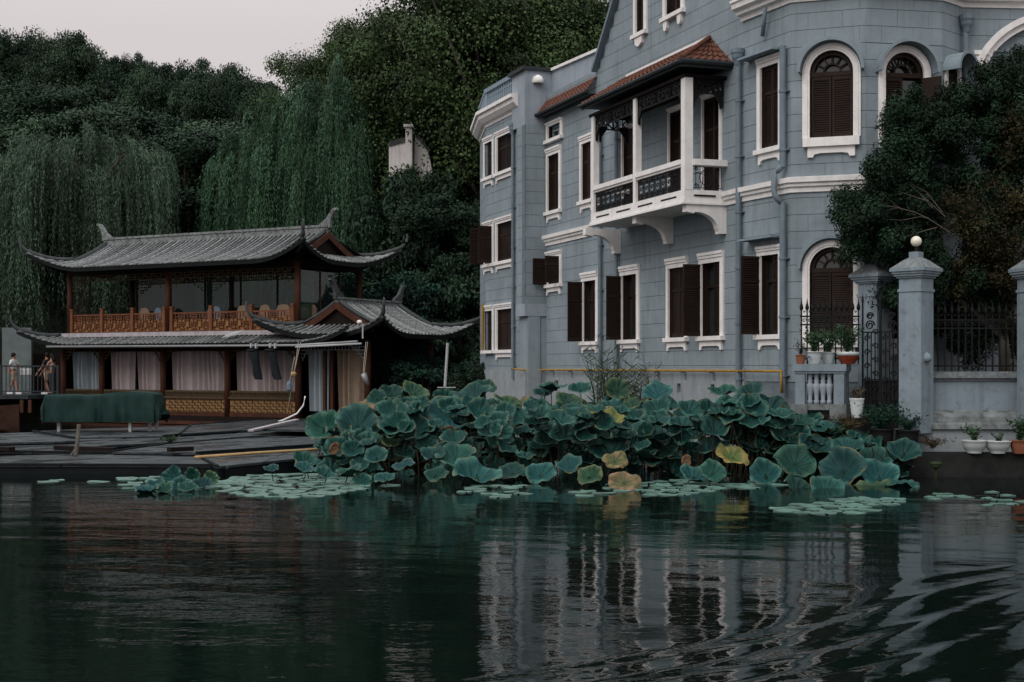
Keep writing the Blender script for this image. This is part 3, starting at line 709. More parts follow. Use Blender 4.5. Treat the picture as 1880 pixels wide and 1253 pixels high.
m.box(posts[2]-.1, posts[2]+.17, -.0, bO-.235, 7.27, 7.42); m.box(posts[0]-.08, posts[0]+.08, 0, bO-.2, 7.27, 7.42)
m.build('handrail', 'trim', balc)
# iron panels
def scroll(m, mk, cx_, cz_, r, turns=1.6, t0=0, sg=1, w=.012, n=14):
    w *= 1.35
    prev = None
    for i in range(n+1):
        t = t0+sg*turns*2*math.pi*i/n; q = r*(1-.75*i/n); p = mk(cx_+q*math.cos(t), cz_+q*math.sin(t))
        if prev: m.bar(prev, p, w, w)
        prev = p
def iron_panel(fr, a0, a1, b, z0, z1, name, parent):
    m = MB(fr); mk = lambda a, z: (a, b, z)
    m.bar(mk(a0, z0+.02), mk(a1, z0+.02), .02); m.bar(mk(a0, z1-.02), mk(a1, z1-.02), .02)
    n = max(1, round((a1-a0)/.34)); w = (a1-a0)/n
    for i in range(n+1): m.bar(mk(a0+i*w, z0), mk(a0+i*w, z1), .022)
    for i in range(n):
        c = a0+(i+.5)*w; zc = (z0+z1)/2
        for dz in (-.17, .17):
            for sx_ in (-1, 1): scroll(m, mk, c+sx_*.065, zc+dz, .07, 1.3, math.pi/2, sx_, .014)
        scroll(m, mk, c, zc, .075, 1, 0, 1, .014, 10)
        for dx in (-.04, .04): m.bar(mk(c+dx, z0), mk(c+dx, zc-.1), .016); m.bar(mk(c+dx, zc+.12), mk(c+dx, z1), .016); m.bar(mk(c+dx*2.6, z0), mk(c+dx*2.6, z1), .012)
        scroll(m, mk, c, zc-.24, .05, 1, 0, 1, .02, 8)
    return m.build(name, 'iron', parent)
iron_panel(WA, posts[0]+.09, posts[1]-.09, bO-.09, 6.70, 7.24, 'iron_panel', balc)
iron_panel(WA, posts[1]+.09, posts[2]-.12, bO-.09, 6.70, 7.24, 'iron_panel', balc)
m = MB(WA); mk = lambda b, z: (posts[2]+.04, b, z)
for b in np.linspace(.1, bO-.26, 11): m.bar(mk(b, 6.72), mk(b, 7.24 if b < .25 or b > .75 else 6.82), .012)
for z in (6.72, 7.24): m.bar(mk(.08, z), mk(bO-.22, z), .018)
prev = None
for i in range(21):
    t = 2*math.pi*i/20; p = mk(.5+.2*math.cos(t), 6.98+.2*math.sin(t))
    if prev: m.bar(prev, p, .018)
    prev = p
for i in range(5): m.bar(mk(.38+i*.06, 6.82), mk(.38+i*.06, 7.0), .012)
m.bar(mk(.15, 7.2), mk(.85, 7.06), .014); m.bar(mk(.35, 7.0), mk(.8, 7.1), .014)
for q in ((.2,6.78),(.8,6.78),(.2,7.18),(.8,7.18)): scroll(m, mk, q[0], q[1], .05, 1.2, 0, 1, .014, 8)
m.build('iron_panel', 'iron', balc)
# brackets below
for s in (WA.a_at(1137)-.0, WA.a_at(1233), s1o-.12):
    q = .11
    pr = [(0,6.30),(bO-.05,6.30),(bO-.05,6.12),(bO-.25,6.08),(bO-.3,6.12)]+[(bO-.3-.62*math.sin(t), 5.70+.42*math.cos(t)) for t in np.linspace(0.15, 1.5, 8)]+[(.2,5.66),(.2,5.60),(0,5.60)]
    m = MB(Fr(WA(s, 0, 0), WA.ub, WA.ua)); m.prism([(a, z) for a, z in pr], -q, q); m.build('bracket', 'trim', balc)
# fretwork beam
def fret(fr, a0, a1, b, z0, z1, parent, matn='iron'):
    m = MB(fr); mk = lambda a, z: (a, b, z)
    m.box(a0, a1, b-.03, b+.03, z1-.05, z1); m.box(a0, a1, b-.02, b+.02, z0, z0+.035)
    n = max(1, round((a1-a0)/.42)); w = (a1-a0)/n
    for i in range(n+1): m.bar(mk(a0+i*w, z0), mk(a0+i*w, z1), .05, .04)
    for i in range(n):
        c = a0+(i+.5)*w; zc = (z0+z1)/2
        if i % 2: scroll(m, mk, c, zc, .11, 1, 0, 1, .035, 10)
        for sx_ in (-1, 1):
            m.bar(mk(c+sx_*w/2, z0+.02), mk(c+sx_*.07, zc), .035); m.bar(mk(c+sx_*w/2, z1-.04), mk(c+sx_*.07, zc), .035)
        m.bar(mk(c-.07, z0), mk(c-.07, z1), .02); m.bar(mk(c+.07, z0), mk(c+.07, z1), .02)
    for e, sg in ((a0, 1), (a1, -1)): m.prism([(e,z0+.1),(e,z0-.32),(e+sg*.07,z0-.36),(e+sg*.09,z0-.2),(e+sg*.26,z0+.02),(e+sg*.26,z0+.1)][::sg], b-.03, b+.03)
    return m.build('fretwork', matn, parent)
fret(WA, posts[0]+.09, posts[1]-.09, bO-.09, 9.06, 9.42, balc); fret(WA, posts[1]+.09, posts[2]-.12, bO-.09, 9.06, 9.42, balc)
FS = Fr(WA(posts[2], 0, 0), WA.ub, WA.ua); fret(FS, .05, bO-.24, 0, 9.06, 9.42, balc)
FS0 = Fr(WA(posts[0], 0, 0), WA.ub, WA.ua); fret(FS0, .05, bO-.2, 0, 9.06, 9.42, balc)
m = MB(WA); m.box(posts[0]-.2, s1o+.02, 0, bO+.02, 9.42, 9.50); m.build('ceiling', 'dark_wood', balc)
# tiled lean-to roofs
def leanto(fr, s0, s1, hip, zt, ze, out, name='roof_tiles', par=house):
    """top edge zt at wall, from s0 to s1-hip ; eave ze at out; hip on the right"""
    m = MB(fr); g = MB(fr)
    def tiles(o, A, B, rows, cols, amp):                      # bilinear patch o(u,v)->point, u along, v down
        for j in range(rows):
            v0, v1 = j/rows, (j+1)/rows+.015
            for i in range(cols):
                for k in range(4):
                    u0, u1 = (i+k/4)/cols, (i+(k+1)/4)/cols
                    h = lambda kk: amp*max(-.25, math.sin(2*math.pi*kk/4+.3))
                    a = o(u0, v0, h(k)); b = o(u1, v0, h(k+1)); c = o(u1, v1, h(k+1)+.03); d = o(u0, v1, h(k)+.03)
                    m.add([a, b, c, d], [(0,1,2,3)])
    L1 = s1-hip
    pat = lambda u, v, h: (s0+(L1+hip*v*1.0-s0)*u, out*v, zt+(ze-zt)*v+h+.02)
    n = int((s1-s0)/.24); tiles(pat, 0, 0, 5, n, .035)
    if hip > 0:
        # hip triangle: ridge from (L1,0,zt) to (s1,out,ze); wall side from (L1,0,zt) to (s1',0,ze)
        pat2 = lambda u, v, h: (L1+(s1-L1)*v, out*v*(1-u), zt+(ze-zt)*v+h+.02)
        tiles(pat2, 0, 0, 5, 7, .035)
        m.tube([(L1, .02, zt+.05), (s1, out, ze+.05)], .06, 6)
        g.tube([(s1+.05, -.0, ze-.04), (s1+.05, out+.06, ze-.04)], .07, 8); g.box(s1-.05, s1+.02, .0, out, ze-.17, ze-.02)
    g.tube([(s0-.02, out+.05, ze-.04), (s1+.05, out+.05, ze-.04)], .055, 8); g.box(s0, s1, out-.06, out, ze-.14, ze-.02)
    g.add([(s0,0,ze-.1),(s1,0,ze-.1),(s1,out,ze-.1),(s0,out,ze-.1)], [(0,1,2,3)])
    g.add([(s0,0,ze-.1),(s0,out,ze-.1),(s0,0,zt-.0)], [(0,1,2)])
    tag(m.build(name, 'red_tile', par), kind='stuff'); g.build('gutter', 'gutter', par)
leanto(WA, WA.a_at(1062, bO+.3), WA.a_at(1344), WA.a_at(1344)-WA.a_at(1304), 10.62, 9.78, bO+.22)
leanto(WA, .02, WA.a_at(1097), 0, 11.08, 10.66, .33)
m = MB(WA); m.box(WA.a_at(1150), WA.a_at(1303), .0, .02, 10.6, 10.72); m.build('flashing', 'trim', house)

# ------------------------------------------------------------------ yellow gas pipe
m = MB(WA); zp = 2.20
gp = thing('gas_pipe', tuple(WA(0, .2, 2.2)), 'long thin yellow gas pipe running low along the blue house above its plinth', 'pipe')
m.tube([(-.9,.16+cOut,zp+.05),(.0,.16+cOut,zp),(.02,.16,zp),(LA,.16,zp)], .029, 8); m.build('run', 'yellow_pipe', gp, smooth=True)
m = MB(B1); m.tube([(0,.16,zp),(l1-.1,.2,zp),(l1-.06,.22,zp-.5)], .029, 8); m.build('run', 'yellow_pipe', gp, smooth=True)
m = MB(); q = P(883, 655, 50.0); q2 = P(881, 560, 50.0); q = TT(-.02, .12, q.z); 
m = MB(TT); m.tube([(-.05,.12,2.9),(-.05,.12,4.55)], .045, 8); m.build('riser', 'yellow_pipe', gp)
m = MB(WA)
for i in range(8): a = .8+i*1.6; m.bar((a,.0,zp-.03),(a,.2,zp-.05),.03); m.box(a-.05,a+.05,.04,.06,zp-.22,zp-.05)
m.build('clip', 'pipe_blue', gp)
# ------------------------------------------------------------------ restaurant boat
d1 = Vector((.872,-.490,0)); d2 = Vector((.490,.872,0))
BF = Fr((-5.38,53,0), d1, d2)                                # a right along the front, b back
boat = thing('restaurant_boat', tuple(BF(-8, 2, .3)), 'two storey wooden pavilion boat with upswept grey tiled roofs and orange lattice railing', 'boat')
TR = []
def chinese_roof(name, frm, u0, u1, v0, v1, w, ze, H, Lc, RR=2.4, ridge=True, sp=.235, sides=('f','b','l','r'), tmaxw=None, rz=.30):
    """frm(u,v,z)->boat frame point"""
    part = bpy.data.objects.new(name, None); COL.objects.link(part); part.parent = boat; OFF[part.name] = OFF[boat.name]
    T = (v1-v0)/2; vm = (v0+v1)/2
    if not ridge: T = w
    def g(x): return max(0., 1-x/RR)**2.1
    def zz(t, u, v):
        du = min(u-u0, u1-u); dv = min(v-v0, v1-v); t = min(t, T)
        return ze+H*(.55*t/T+.45*(t/T)**2)+Lc*g(du)*g(dv)
    def flare(u, v):                                          # corners pushed out a little
        du = min(u-u0, u1-u); dv = min(v-v0, v1-v); k = .35*g(du)*g(dv)
        return u+(k if u > (u0+u1)/2 else -k), v+(k if v > vm else -k)
    def pt(t, u, v, h=0):
        z = zz(t, u, v)+h; u, v = flare(u, v); return frm(u, v, z)
    deck = MB(BF)
    def patch(side):
        n = 26 if side in 'fb' else 14
        rows = []
        Lu = (u0, u1) if side in 'fb' else (v0, v1)
        for i in range(n*2+1):
            s = Lu[0]+(Lu[1]-Lu[0])*i/(n*2); e = min(s-Lu[0], Lu[1]-s)
            tm = (T if (e >= w and ridge) else min(e, w)) if side in 'fb' else min(e, w)
            if not ridge: tm = min(e, w)
            row = []
            for j in range(7):
                t = tm*j/6
                if side == 'f': row.append(pt(t, s, v0+t))
                if side == 'b': row.append(pt(t, s, v1-t))
                if side == 'l': row.append(pt(t, u0+t, s))
                if side == 'r': row.append(pt(t, u1-t, s))
            rows.append(row)
        for i in range(n*2):
            for j in range(6):
                deck.add([rows[i][j], rows[i+1][j], rows[i+1][j+1], rows[i][j+1]], [(0,1,2,3)])
        for i in range(n*2):                                  # fascia board under the eave
            p, q = rows[i][0], rows[i+1][0]
            deck.add([p, q, (q[0],q[1],q[2]-.16), (p[0],p[1],p[2]-.16)], [(0,1,2,3)])
            deck.add([(p[0],p[1],p[2]-.1),(q[0],q[1],q[2]-.1),rows[i+1][6],rows[i][6]], [(0,1,2,3)]) if False else None
        # tile rows
        s = Lu[0]+sp*.6
        while s < Lu[1]-.1:
            e = min(s-Lu[0], Lu[1]-s)
            tm = (T if (e >= w and ridge) else min(e, w)) if side in 'fb' else min(e, w)
            if not ridge: tm = min(e, w)
            if tm > .12:
                nseg = max(2, int(tm/.27)); m = MB(BF); r = .052; vs = []; fs = []
                ax = {'f':(1,0),'b':(1,0),'l':(0,1),'r':(0,1)}[side]
                m_ = 0
                for j in range(nseg):
                    for tt, rr_ in ((tm*j/nseg, r*1.14), (tm*(j+1)/nseg+.01, r*.9)):
                        for k in range(5):
                            an = math.pi*k/4; o = math.cos(an)*rr_; h = math.sin(an)*rr_+.01
                            if side == 'f': vs.append(pt(tt, s+o, v0+tt-.03, h))
                            if side == 'b': vs.append(pt(tt, s+o, v1-tt+.03, h))
                            if side == 'l': vs.append(pt(tt, u0+tt-.03, s+o, h))
                            if side == 'r': vs.append(pt(tt, u1-tt+.03, s+o, h))
                    b_ = j*10; fs += [(b_+k, b_+k+1, b_+6+k, b_+5+k) for k in range(4)]
                fs.append((0,1,2,3,4))
                m.add(vs, fs); TR.append((part, m, side))
            s += sp
    for sd in sides: patch(sd)
    deck.build('roof_deck', 'pan_tile', part)
    m = MB(BF)
    # corner ridges with upturned tips
    cs = [(u0, v0, 1, 1), (u1, v0, -1, 1), (u0, v1, 1, -1), (u1, v1, -1, -1)]
    for (cu, cv, su, sv) in cs:
        if ('f' not in sides and cv == v0) or ('b' not in sides and cv == v1) or ('l' not in sides and cu == u0) or ('r' not in sides and cu == u1): continue
        pp = []
        for j in range(9):
            t = w*(1-j/8); pp.append(Vector(pt(t, cu+su*t, cv+sv*t, .09)))
        out = (pp[-1]-pp[-3]); out.z = 0; out = out.normalized() if out.length > 0 else out
        e = pp[-1]; pp += [e+out*.10+Vector((0,0,.10)), e+out*.20+Vector((0,0,.26)), e+out*.24+Vector((0,0,.44)), e+out*.21+Vector((0,0,.56))]
        rr_ = [.09]*8+[.085,.075,.06,.045,.03]
        mm_ = MB(BF); mm_.tube(pp, .08, 8, True, rr_); mm_.tube([p-Vector((0,0,.12)) for p in pp[:9]], .075, 6); mm_.build('hip_ridge', 'ridge_dark', part, smooth=True)
    if ridge:
        zr = zz(T, (u0+u1)/2, vm)
        m = MB(BF)
        def bx3(m, ua, ub, va, vb, za, zb, lift=0):
            ps = [frm(u, v, z) for u, v, z in ((ua,va,za),(ub,va,za),(ub,vb,za),(ua,vb,za),(ua,va,zb),(ub,va,zb),(ub,vb,zb),(ua,vb,zb))]
            m.add([tuple(p) for p in ps], [(0,3,2,1),(4,5,6,7),(0,1,5,4),(1,2,6,5),(2,3,7,6),(3,0,4,7)])
        a, b = u0+w-.12, u1-w+.12
        bx3(m, a, b, vm-.07, vm+.07, zr-.05, zr+rz*.7); bx3(m, a-.02, b+.02, vm-.11, vm+.11, zr+rz*.7, zr+rz)
        m.build('main_ridge', 'ridge_grey', part)
        for e, sg in ((a, -1), (b, 1)):                       # horn finials
            pr = [(0,0),(-.45,0),(-.40,.16),(-.1,.34),(.12,.62),(.22,.74),(.44,.78),(.46,.70),(.30,.64),(.22,.5),(.14,.26),(.12,0)]
            vs = [frm(e+sg*x_, vm+s_*.07, zr+rz*.6+z_) for s_ in (-1, 1) for x_, z_ in pr]; n = len(pr)
            m = MB(BF); m.add([tuple(v) for v in vs], [tuple(range(n)), tuple(range(2*n-1, n-1, -1))]+[(i,(i+1)%n,n+(i+1)%n,n+i) for i in range(n)])
            m.build('ridge_finial', 'ridge_grey' if rz > .25 else 'ridge_dark', part)
        # gables
        for e, sg in ((u0+w, -1), (u1-w, 1)):
            for vs_, inv in ((v0, 1), (v1, -1)):
                pp = [Vector(frm(e, vs_+inv*t, zz(t, (u0+u1)/2, vm)+.10)) for t in np.linspace(w*.95, T, 8)]
                m = MB(BF); m.tube(pp, .085, 6); m.build('gable_ridge', 'ridge_dark', part)
                m = MB(BF)
                tt = np.linspace(w*.9, T, 8)
                for i in range(7):
                    a_ = [(vs_+inv*t, zz(t, (u0+u1)/2, vm)) for t in tt[i:i+2]]
                    ps = []
                    for eo in (e+sg*.10, e+sg*.16):
                        ps += [frm(eo, a_[0][0], a_[0][1]+.02), frm(eo, a_[1][0], a_[1][1]+.02), frm(eo, a_[1][0], a_[1][1]-.24), frm(eo, a_[0][0], a_[0][1]-.24)]
                    m.add([tuple(p) for p in ps], [(0,1,2,3),(4,5,6,7),(0,1,5,4),(3,2,6,7),(0,3,7,4),(1,2,6,5)])
                m.build('bargeboard', 'boat_wood', part)
            m = MB(BF); pl = [(v0+t, zz(t, (u0+u1)/2, vm)) for t in np.linspace(w*.8, T, 6)]; pl += [(v1-(v-v0), z) for v, z in pl[::-1][1:]]
            m.add([tuple(frm(e, v, z)) for v, z in pl], [tuple(range(len(pl)))]); m.build('gable_panel', 'dark_wood', part)
    return part
fid = lambda u, v, z: (u, v, z)
fsw = lambda u, v, z: (v, u, z)
aL, aR = BF.a_at(127), BF.a_at(545)
chinese_roof('upper_roof', fid, aL-.9, aR+.9, -.9, 5.0, 1.05, 6.42, 1.22, .72, sides=('f','r','l','b'))
chinese_roof('annex_roof', fsw, -.9, 5.2, -4.1, 1.2, 1.05, 3.52, 1.22, .62, RR=2.2, rz=.2)
chinese_roof('skirt_roof', fid, aL-1.15, aR+3.2, -1.15, 5.2, .95, 3.22, .28, .62, ridge=False, sides=('f','l'))
# tile rows: nearest 300 separate
TR.sort(key=lambda t: t[1].v[0].y)
fr_rows = [t for t in TR if t[2] in 'fr' or (t[2] == 'f')]
fr_rows = [t for t in TR if not (t[2] in 'b' and t[0].name.startswith('upper')) ]
keep = set(id(t) for t in fr_rows[:300])
restm = {}
for t in TR:
    if id(t) in keep: t[1].build('tile_row', 'grey_tile', t[0])
    else:
        q = restm.setdefault(t[0].name, (t[0], MB())); n = len(q[1].v); q[1].v += t[1].v; q[1].f += [tuple(i+n for i in f) for f in t[1].f]
for q in restm.values(): tag(q[1].build('tile_rows', 'grey_tile', q[0]), kind='stuff')
# hull, floors, columns
zd = .34
def bbox(name, matn, a0, a1, b0, b1, z0, z1, par=boat, **k): return MB(BF).box(a0, a1, b0, b1, z0, z1).build(name, matn, par, **k)
m = MB(BF); m.slab([(-17.0,-.3),(-16.3,-.6),(.6,-.6),(1.4,-.2),(1.4,4.6),(-17,4.6)], -.1, zd-.18); m.build('hull', 'hull_red', boat)
bbox('rubbing_strip', 'boat_wood', -16.6, .8, -.70, -.6, .02, .14)
bbox('lower_deck', 'dark_wood', -16.2, .9, -.55, 4.6, zd-.18, zd)
bbox('upper_deck', 'slab_white', aL-.25, aR+.45, -.25, 4.5, 3.55, 3.72)
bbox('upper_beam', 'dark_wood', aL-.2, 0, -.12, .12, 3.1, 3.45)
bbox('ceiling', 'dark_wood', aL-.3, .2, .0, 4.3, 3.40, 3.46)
lc = [BF.a_at(p) for p in (117, 187, 300, 418, 548)]+[0.]
for a in lc:
    m = MB(BF); m.tube([(a,0,zd),(a,0,3.3)], .13, 12); m.build('column', 'boat_wood', boat, smooth=True)
for a, b in ((0, 4.3), (-3.2, 4.3), (lc[0], 4.3)):
    m = MB(BF); m.tube([(a,b,zd),(a,b,3.3)], .13, 12); m.build('column', 'boat_wood', boat, smooth=True)
uc = [aL, BF.a_at(307), aR]
for a in uc:
    m = MB(BF); m.tube([(a,.05,3.7),(a,.05,6.4)], .12, 12); m.build('column', 'boat_wood', boat, smooth=True)
    m = MB(BF); m.tube([(a,4.1,3.7),(a,4.1,6.4)], .12, 12); m.build('column', 'boat_wood', boat, smooth=True)
for px in (243, 425):
    a = BF.a_at(px, 1.3); m = MB(BF); m.tube([(a,1.3,3.7),(a,1.3,6.4)], .10, 10); m.build('column', 'dark_wood', boat, smooth=True)
bbox('eave_beam', 'dark_wood', aL-.1, aR+.1, -.03, .15, 6.15, 6.42); bbox('eave_beam', 'dark_wood', aR-.08, aR+.10, .15, 4.2, 6.15, 6.42)
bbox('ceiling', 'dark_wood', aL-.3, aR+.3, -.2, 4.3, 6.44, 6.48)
for a0_, a1_ in zip(lc[:-1], lc[1:]):                          # lower storey bays
    w_ = a1_-a0_; last = a1_ == 0.
    z1_ = 1.32; z2_ = 1.12
    if not last:
        bbox('carved_board', 'panel_olive', a0_+.13, a1_-.13, -.02, .05, 1.14, 1.36)
        m = MB(BF)
        for i in range(int(w_/.12)): m.tube([(a0_+.18+i*.12,-.03,1.2),(a0_+.23+i*.12,-.05,1.3)], .035, 5)
        tag(m.build('carving', 'panel_olive', boat), kind='stuff')
        bbox('sill', 'panel_olive', a0_+.12, a1_-.12, -.10, .08, 1.04, 1.12)
        bbox('panel', 'panel_tan', a0_+.13, a1_-.13, .0, .04, .50, 1.04)
        bbox('skirting', 'boat_wood', a0_+.12, a1_-.12, -.05, .06, .34, .49)
        m = MB(BF)
        for k, z in enumerate((.55, .66, .77, .88, .99)):
            x_ = a0_+.15+(.12 if k % 2 else 0)
            while x_ < a1_-.35: m.box(x_, x_+.22, -.035, -.001, z-.015, z+.015); m.box(x_+.205, x_+.235, -.035, -.001, z-.1, z-.016) if k else None; x_ += .30
        tag(m.build('lattice', 'panel_olive', boat), kind='stuff')
    # curtain : pleated cloth
    segs = [(a0_+.35, a0_+w_*.47), (a0_+w_*.53, a1_-.2)] if a0_ < lc[2]-.1 and a0_ != lc[2] else [(a0_+.3, a1_-.2)]
    if last: segs = [(a0_+.35, a0_+1.25), (a0_+1.7, a1_-.25)]
    for ci, (c0, c1) in enumerate(segs):
        n = int((c1-c0)/.035); m = MB(BF); vs = []
        for j in range(9):
            t = j/8
            for i in range(n+1):
                u = i/n; x_ = c0+(c1-c0)*(u+(.035*math.sin(3*u+ci)*t)); 
                vs.append((x_, .16+.26*abs(math.sin(i*.36+1.1*math.sin(i*.13)+t*.3))+.04*math.sin(i*.27), (1.30 if not last else .6)+(2.95-(1.30 if not last else .6))*(1-t)))
        m.add(vs, [(j*(n+1)+i, j*(n+1)+i+1, (j+1)*(n+1)+i+1, (j+1)*(n+1)+i) for j in range(8) for i in range(n)])
        m.build('curtain', 'curtain_blue' if (a0_ == lc[0] or (last and ci == 0)) else ('curtain_pink' if not last else 'cloth_khaki'), boat, smooth=True)
    # fretwork under the beam and at the column heads
    m = MB(BF)
    def fx(x0_, x1_, z0_, z1_): m.box(x0_, x1_, -.02, .02, z0_, z1_)
    for sg, e in ((1, a0_+.13), (-1, a1_-.13)):
        for k in range(4):
            z = 3.05-.13*k; ln_ = (.62-.15*k)
            fx(min(e, e+sg*ln_), max(e, e+sg*ln_), z-.012, z+.012)
            xx = e+sg*ln_; fx(xx-.012, xx+.012, z-.012, z+.13)
            xx = e+sg*ln_*.5; fx(xx-.01, xx+.01, z-.13, z)
    z = 3.05
    fx(a0_+.13, a1_-.13, 2.93, 2.952)
    x_ = a0_+.3
    while x_ < a1_-.3: fx(x_-.01, x_+.01, 2.952, 3.08); x_ += .16
    m.build('fretwork', 'panel_olive' if not last else 'metal_light', boat)
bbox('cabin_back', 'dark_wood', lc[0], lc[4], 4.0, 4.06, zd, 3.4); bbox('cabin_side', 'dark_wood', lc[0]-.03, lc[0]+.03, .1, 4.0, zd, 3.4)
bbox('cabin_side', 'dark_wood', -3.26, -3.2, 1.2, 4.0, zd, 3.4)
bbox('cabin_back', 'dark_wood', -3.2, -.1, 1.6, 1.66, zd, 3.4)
for x_ in (-2.05, -1.7): bbox('door_post', 'boat_wood', x_-.06, x_+.06, .05, .17, zd, 3.0)
bbox('side_rail', 'boat_wood', -.04, .04, .13, 4.2, 1.18, 1.25)
for b in np.linspace(.4, 4.0, 14): bbox('side_baluster', 'boat_wood', -.02, .02, b-.02, b+.02, zd, 1.18)
# upper railing: posts and lattice panels
rp = [BF.a_at(p, -.1) for p in (133, 188, 244, 302, 316, 388, 462, 538)]
for a in rp:
    m = MB(BF); m.box(a-.075, a+.075, -.175, -.025, 3.7, 4.62); m.box(a-.06, a+.06, -.16, -.04, 4.62, 4.66); m.box(a-.08, a+.08, -.18, -.02, 4.66, 4.74); m.build('railing_post', 'rail_wood', boat)
def lattice_panel(fr, a0, a1, b, z0, z1):
    m = MB(fr); m.box(a0, a1, b-.03, b+.03, z1-.06, z1); m.box(a0, a1, b-.03, b+.03, z0, z0+.04)
    m.build('railing_rail', 'rail_wood', boat)
    MB(fr).box(a0, a1, b+.03, b+.05, z0+.04, z0+(z1-z0)*.62).build('railing_board', 'panel_tan', boat)
    m = MB(fr); n = max(2, round((a1-a0)/.62)); w = (a1-a0)/n; h = z1-z0-.1; t = .013
    zz = lambda k: z0+.04+h*k
    def H(x0, x1, k): m.box(a0+x0, a0+x1, b-.025, b+.028, zz(k)-t, zz(k)+t)
    def V(x, k0, k1): m.box(a0+x-t, a0+x+t, b-.026, b+.029, zz(k0), zz(k1))
    for i in range(n):
        o = i*w
        for k in (.2, .4, .62, .82): H(o, o+w*.38, k) if int(k*10) % 4 else H(o+w*.3, o+w, k)
        for k in (.1, .3, .5, .72, .92): H(o+w*.45, o+w*.95, k) if int(k*10) % 4 else H(o, o+w*.6, k)
        for x_, k0, k1 in ((.12,0,.2),(.3,.2,.62),(.5,.1,.5),(.66,.3,.82),(.82,0,.4),(.95,.4,1),(.2,.62,1),(.45,.72,1),(.6,0,.1)): V(o+w*x_, k0, k1)
    tag(m.build('lattice', 'rail_wood', boat), kind='stuff')
for a0_, a1_ in ((0,1),(1,2),(2,3),(4,5),(5,6),(6,7)): lattice_panel(BF, rp[a0_]+.08, rp[a1_]-.08, -.1, 3.74, 4.50)
lattice_panel(Fr(BF(aL-.02, 0, 0), d2, -d1), .1, 3.9, 0, 3.74, 4.50)
# upper glazing with mullions
g0 = BF.a_at(252, 1.3); gp_ = list(np.linspace(g0, aR-.1, 6))
for i in range(5): bbox('window_pane', 'glass', gp_[i]+.04, gp_[i+1]-.04, 1.30, 1.312, 3.8, 6.0)
for a in gp_: bbox('mullion', 'dark_wood', a-.03, a+.03, 1.27, 1.35, 3.7, 6.4)
for i in range(3): bbox('window_pane', 'glass', aR-.02, aR-.008, .25+i*1.28, .25+(i+1)*1.28-.06, 3.8, 6.05)
for i in range(4): bbox('mullion', 'boat_wood', aR-.05, aR+.02, .2+i*1.28-.03, .2+i*1.28+.03, 3.7, 6.15)
bbox('transom', 'dark_wood', g0, aR, 1.27, 1.34, 6.0, 6.4)
def fretrow(fr, a0, a1, b, zt, name='fretwork', matn='panel_olive'):
    m = MB(fr); t = .012
    for z in (zt, zt-.22): m.box(a0, a1, b-.02, b+.02, z-t, z+t)
    x_ = a0; i = 0
    while x_ < a1-.25:
        m.box(x_, x_+2*t, b-.02, b+.02, zt-.22, zt); m.box(x_, x_+.2, b-.018, b+.018, zt-.11-t, zt-.11+t)
        m.box(x_+.12, x_+.12+2*t, b-.017, b+.017, zt-.22 if i % 2 else zt-.11, zt-.11 if i % 2 else zt); x_ += .25; i += 1
    for e, sg in ((a0, 1), (a1, -1)):
        for k in range(3): m.box(min(e, e+sg*(.7-.2*k)), max(e, e+sg*(.7-.2*k)), b-.02, b+.02, zt-.34-.12*k-t, zt-.34-.12*k+t); x2 = e+sg*(.7-.2*k); m.box(x2-t, x2+t, b-.021, b+.021, zt-.34-.12*k, zt-.22-.12*k)
    m.build(name, matn, boat)
fretrow(BF, uc[0]+.13, uc[1]-.13, .05, 6.12); fretrow(BF, uc[1]+.13, uc[2]-.13, .05, 6.12)
fretrow(BF, g0, aR-.1, 1.24, 6.0)
# gutter pipe in front of the skirt roof
m = MB(BF); m.tube([(BF.a_at(86, -1.3),-1.3,3.14),(BF.a_at(540, -1.3),-1.3,3.10),(BF.a_at(655, -1.3),-1.25,3.22)], .045, 8); m.build('gutter_pipe', 'metal_light', boat, smooth=True)
m = MB(BF); m.tube([(BF.a_at(543, -1.35),-1.35,3.04),(BF.a_at(662, -1.35),-1.3,3.14)], .04, 8); m.build('gutter_pipe', 'white_paint', boat, smooth=True)
for px in (462, 471, 497, 506):
    a = BF.a_at(px, -1.3); m = MB(BF); m.box(a-.035, a+.035, -1.36, -1.25, 3.0, 3.2); m.build('pipe_clip', 'white_paint', boat)
m = MB(BF); a = BF.a_at(555, -1); m.tube([(a,-1.0,7.2),(a,-1.0,7.75)], .05, 8, rr=[.07,.04]); m.build('corner_finial', 'ridge_dark', boat)
# chairs on the upper deck
def chair(px, matn, label, b=.75, s=1.0):
    a = BF.a_at(px, b); r = thing('dining_chair', tuple(BF(a, b, 3.7)), label, 'chair', 'dining chairs on the upper deck')
    fr = Fr(BF(a, b, 0), d1, d2); m = MB(fr); z0 = 3.7
    pr = [(-.24*s,z0+.5),(-.27*s,z0+.85),(-.2*s,z0+1.02),(0,z0+1.07),(.2*s,z0+1.02),(.27*s,z0+.85),(.24*s,z0+.5)]
    m.prism(pr, -.04, .05); m.build('backrest', matn, r); MB(fr).box(-.24*s, .24*s, .05, .5, z0+.42, z0+.50).build('seat', matn, r)
    for x_ in (-.2, .2):
        for y_ in (0, .45): MB(fr).box(x_*s-.02, x_*s+.02, y_-.02, y_+.02, z0, z0+.42).build('leg', 'dark_wood', r)
chair(266, 'chair_beige', 'small beige round backed chair behind the left railing bays of the boat', .7)
chair(291, 'chair_blue', 'narrow blue grey chair next to the post left of the second column', .7, .7)
chair(394, 'chair_blue', 'wide blue grey chair beyond the middle railing post of the boat', .7, 1.3)
chair(448, 'chair_beige', 'beige chair in the middle right railing bay of the boat', .7, 1.2)
chair(487, 'chair_beige', 'narrower beige chair just right of the second last railing post', .7, 1.0)
chair(521, 'chair_beige', 'wide beige chair nearest to the right column of the boat', .7, 1.25)
chair(566, 'chair_beige', 'beige chair seen through the glass at the right end of the boat', 1.0, 1.4)
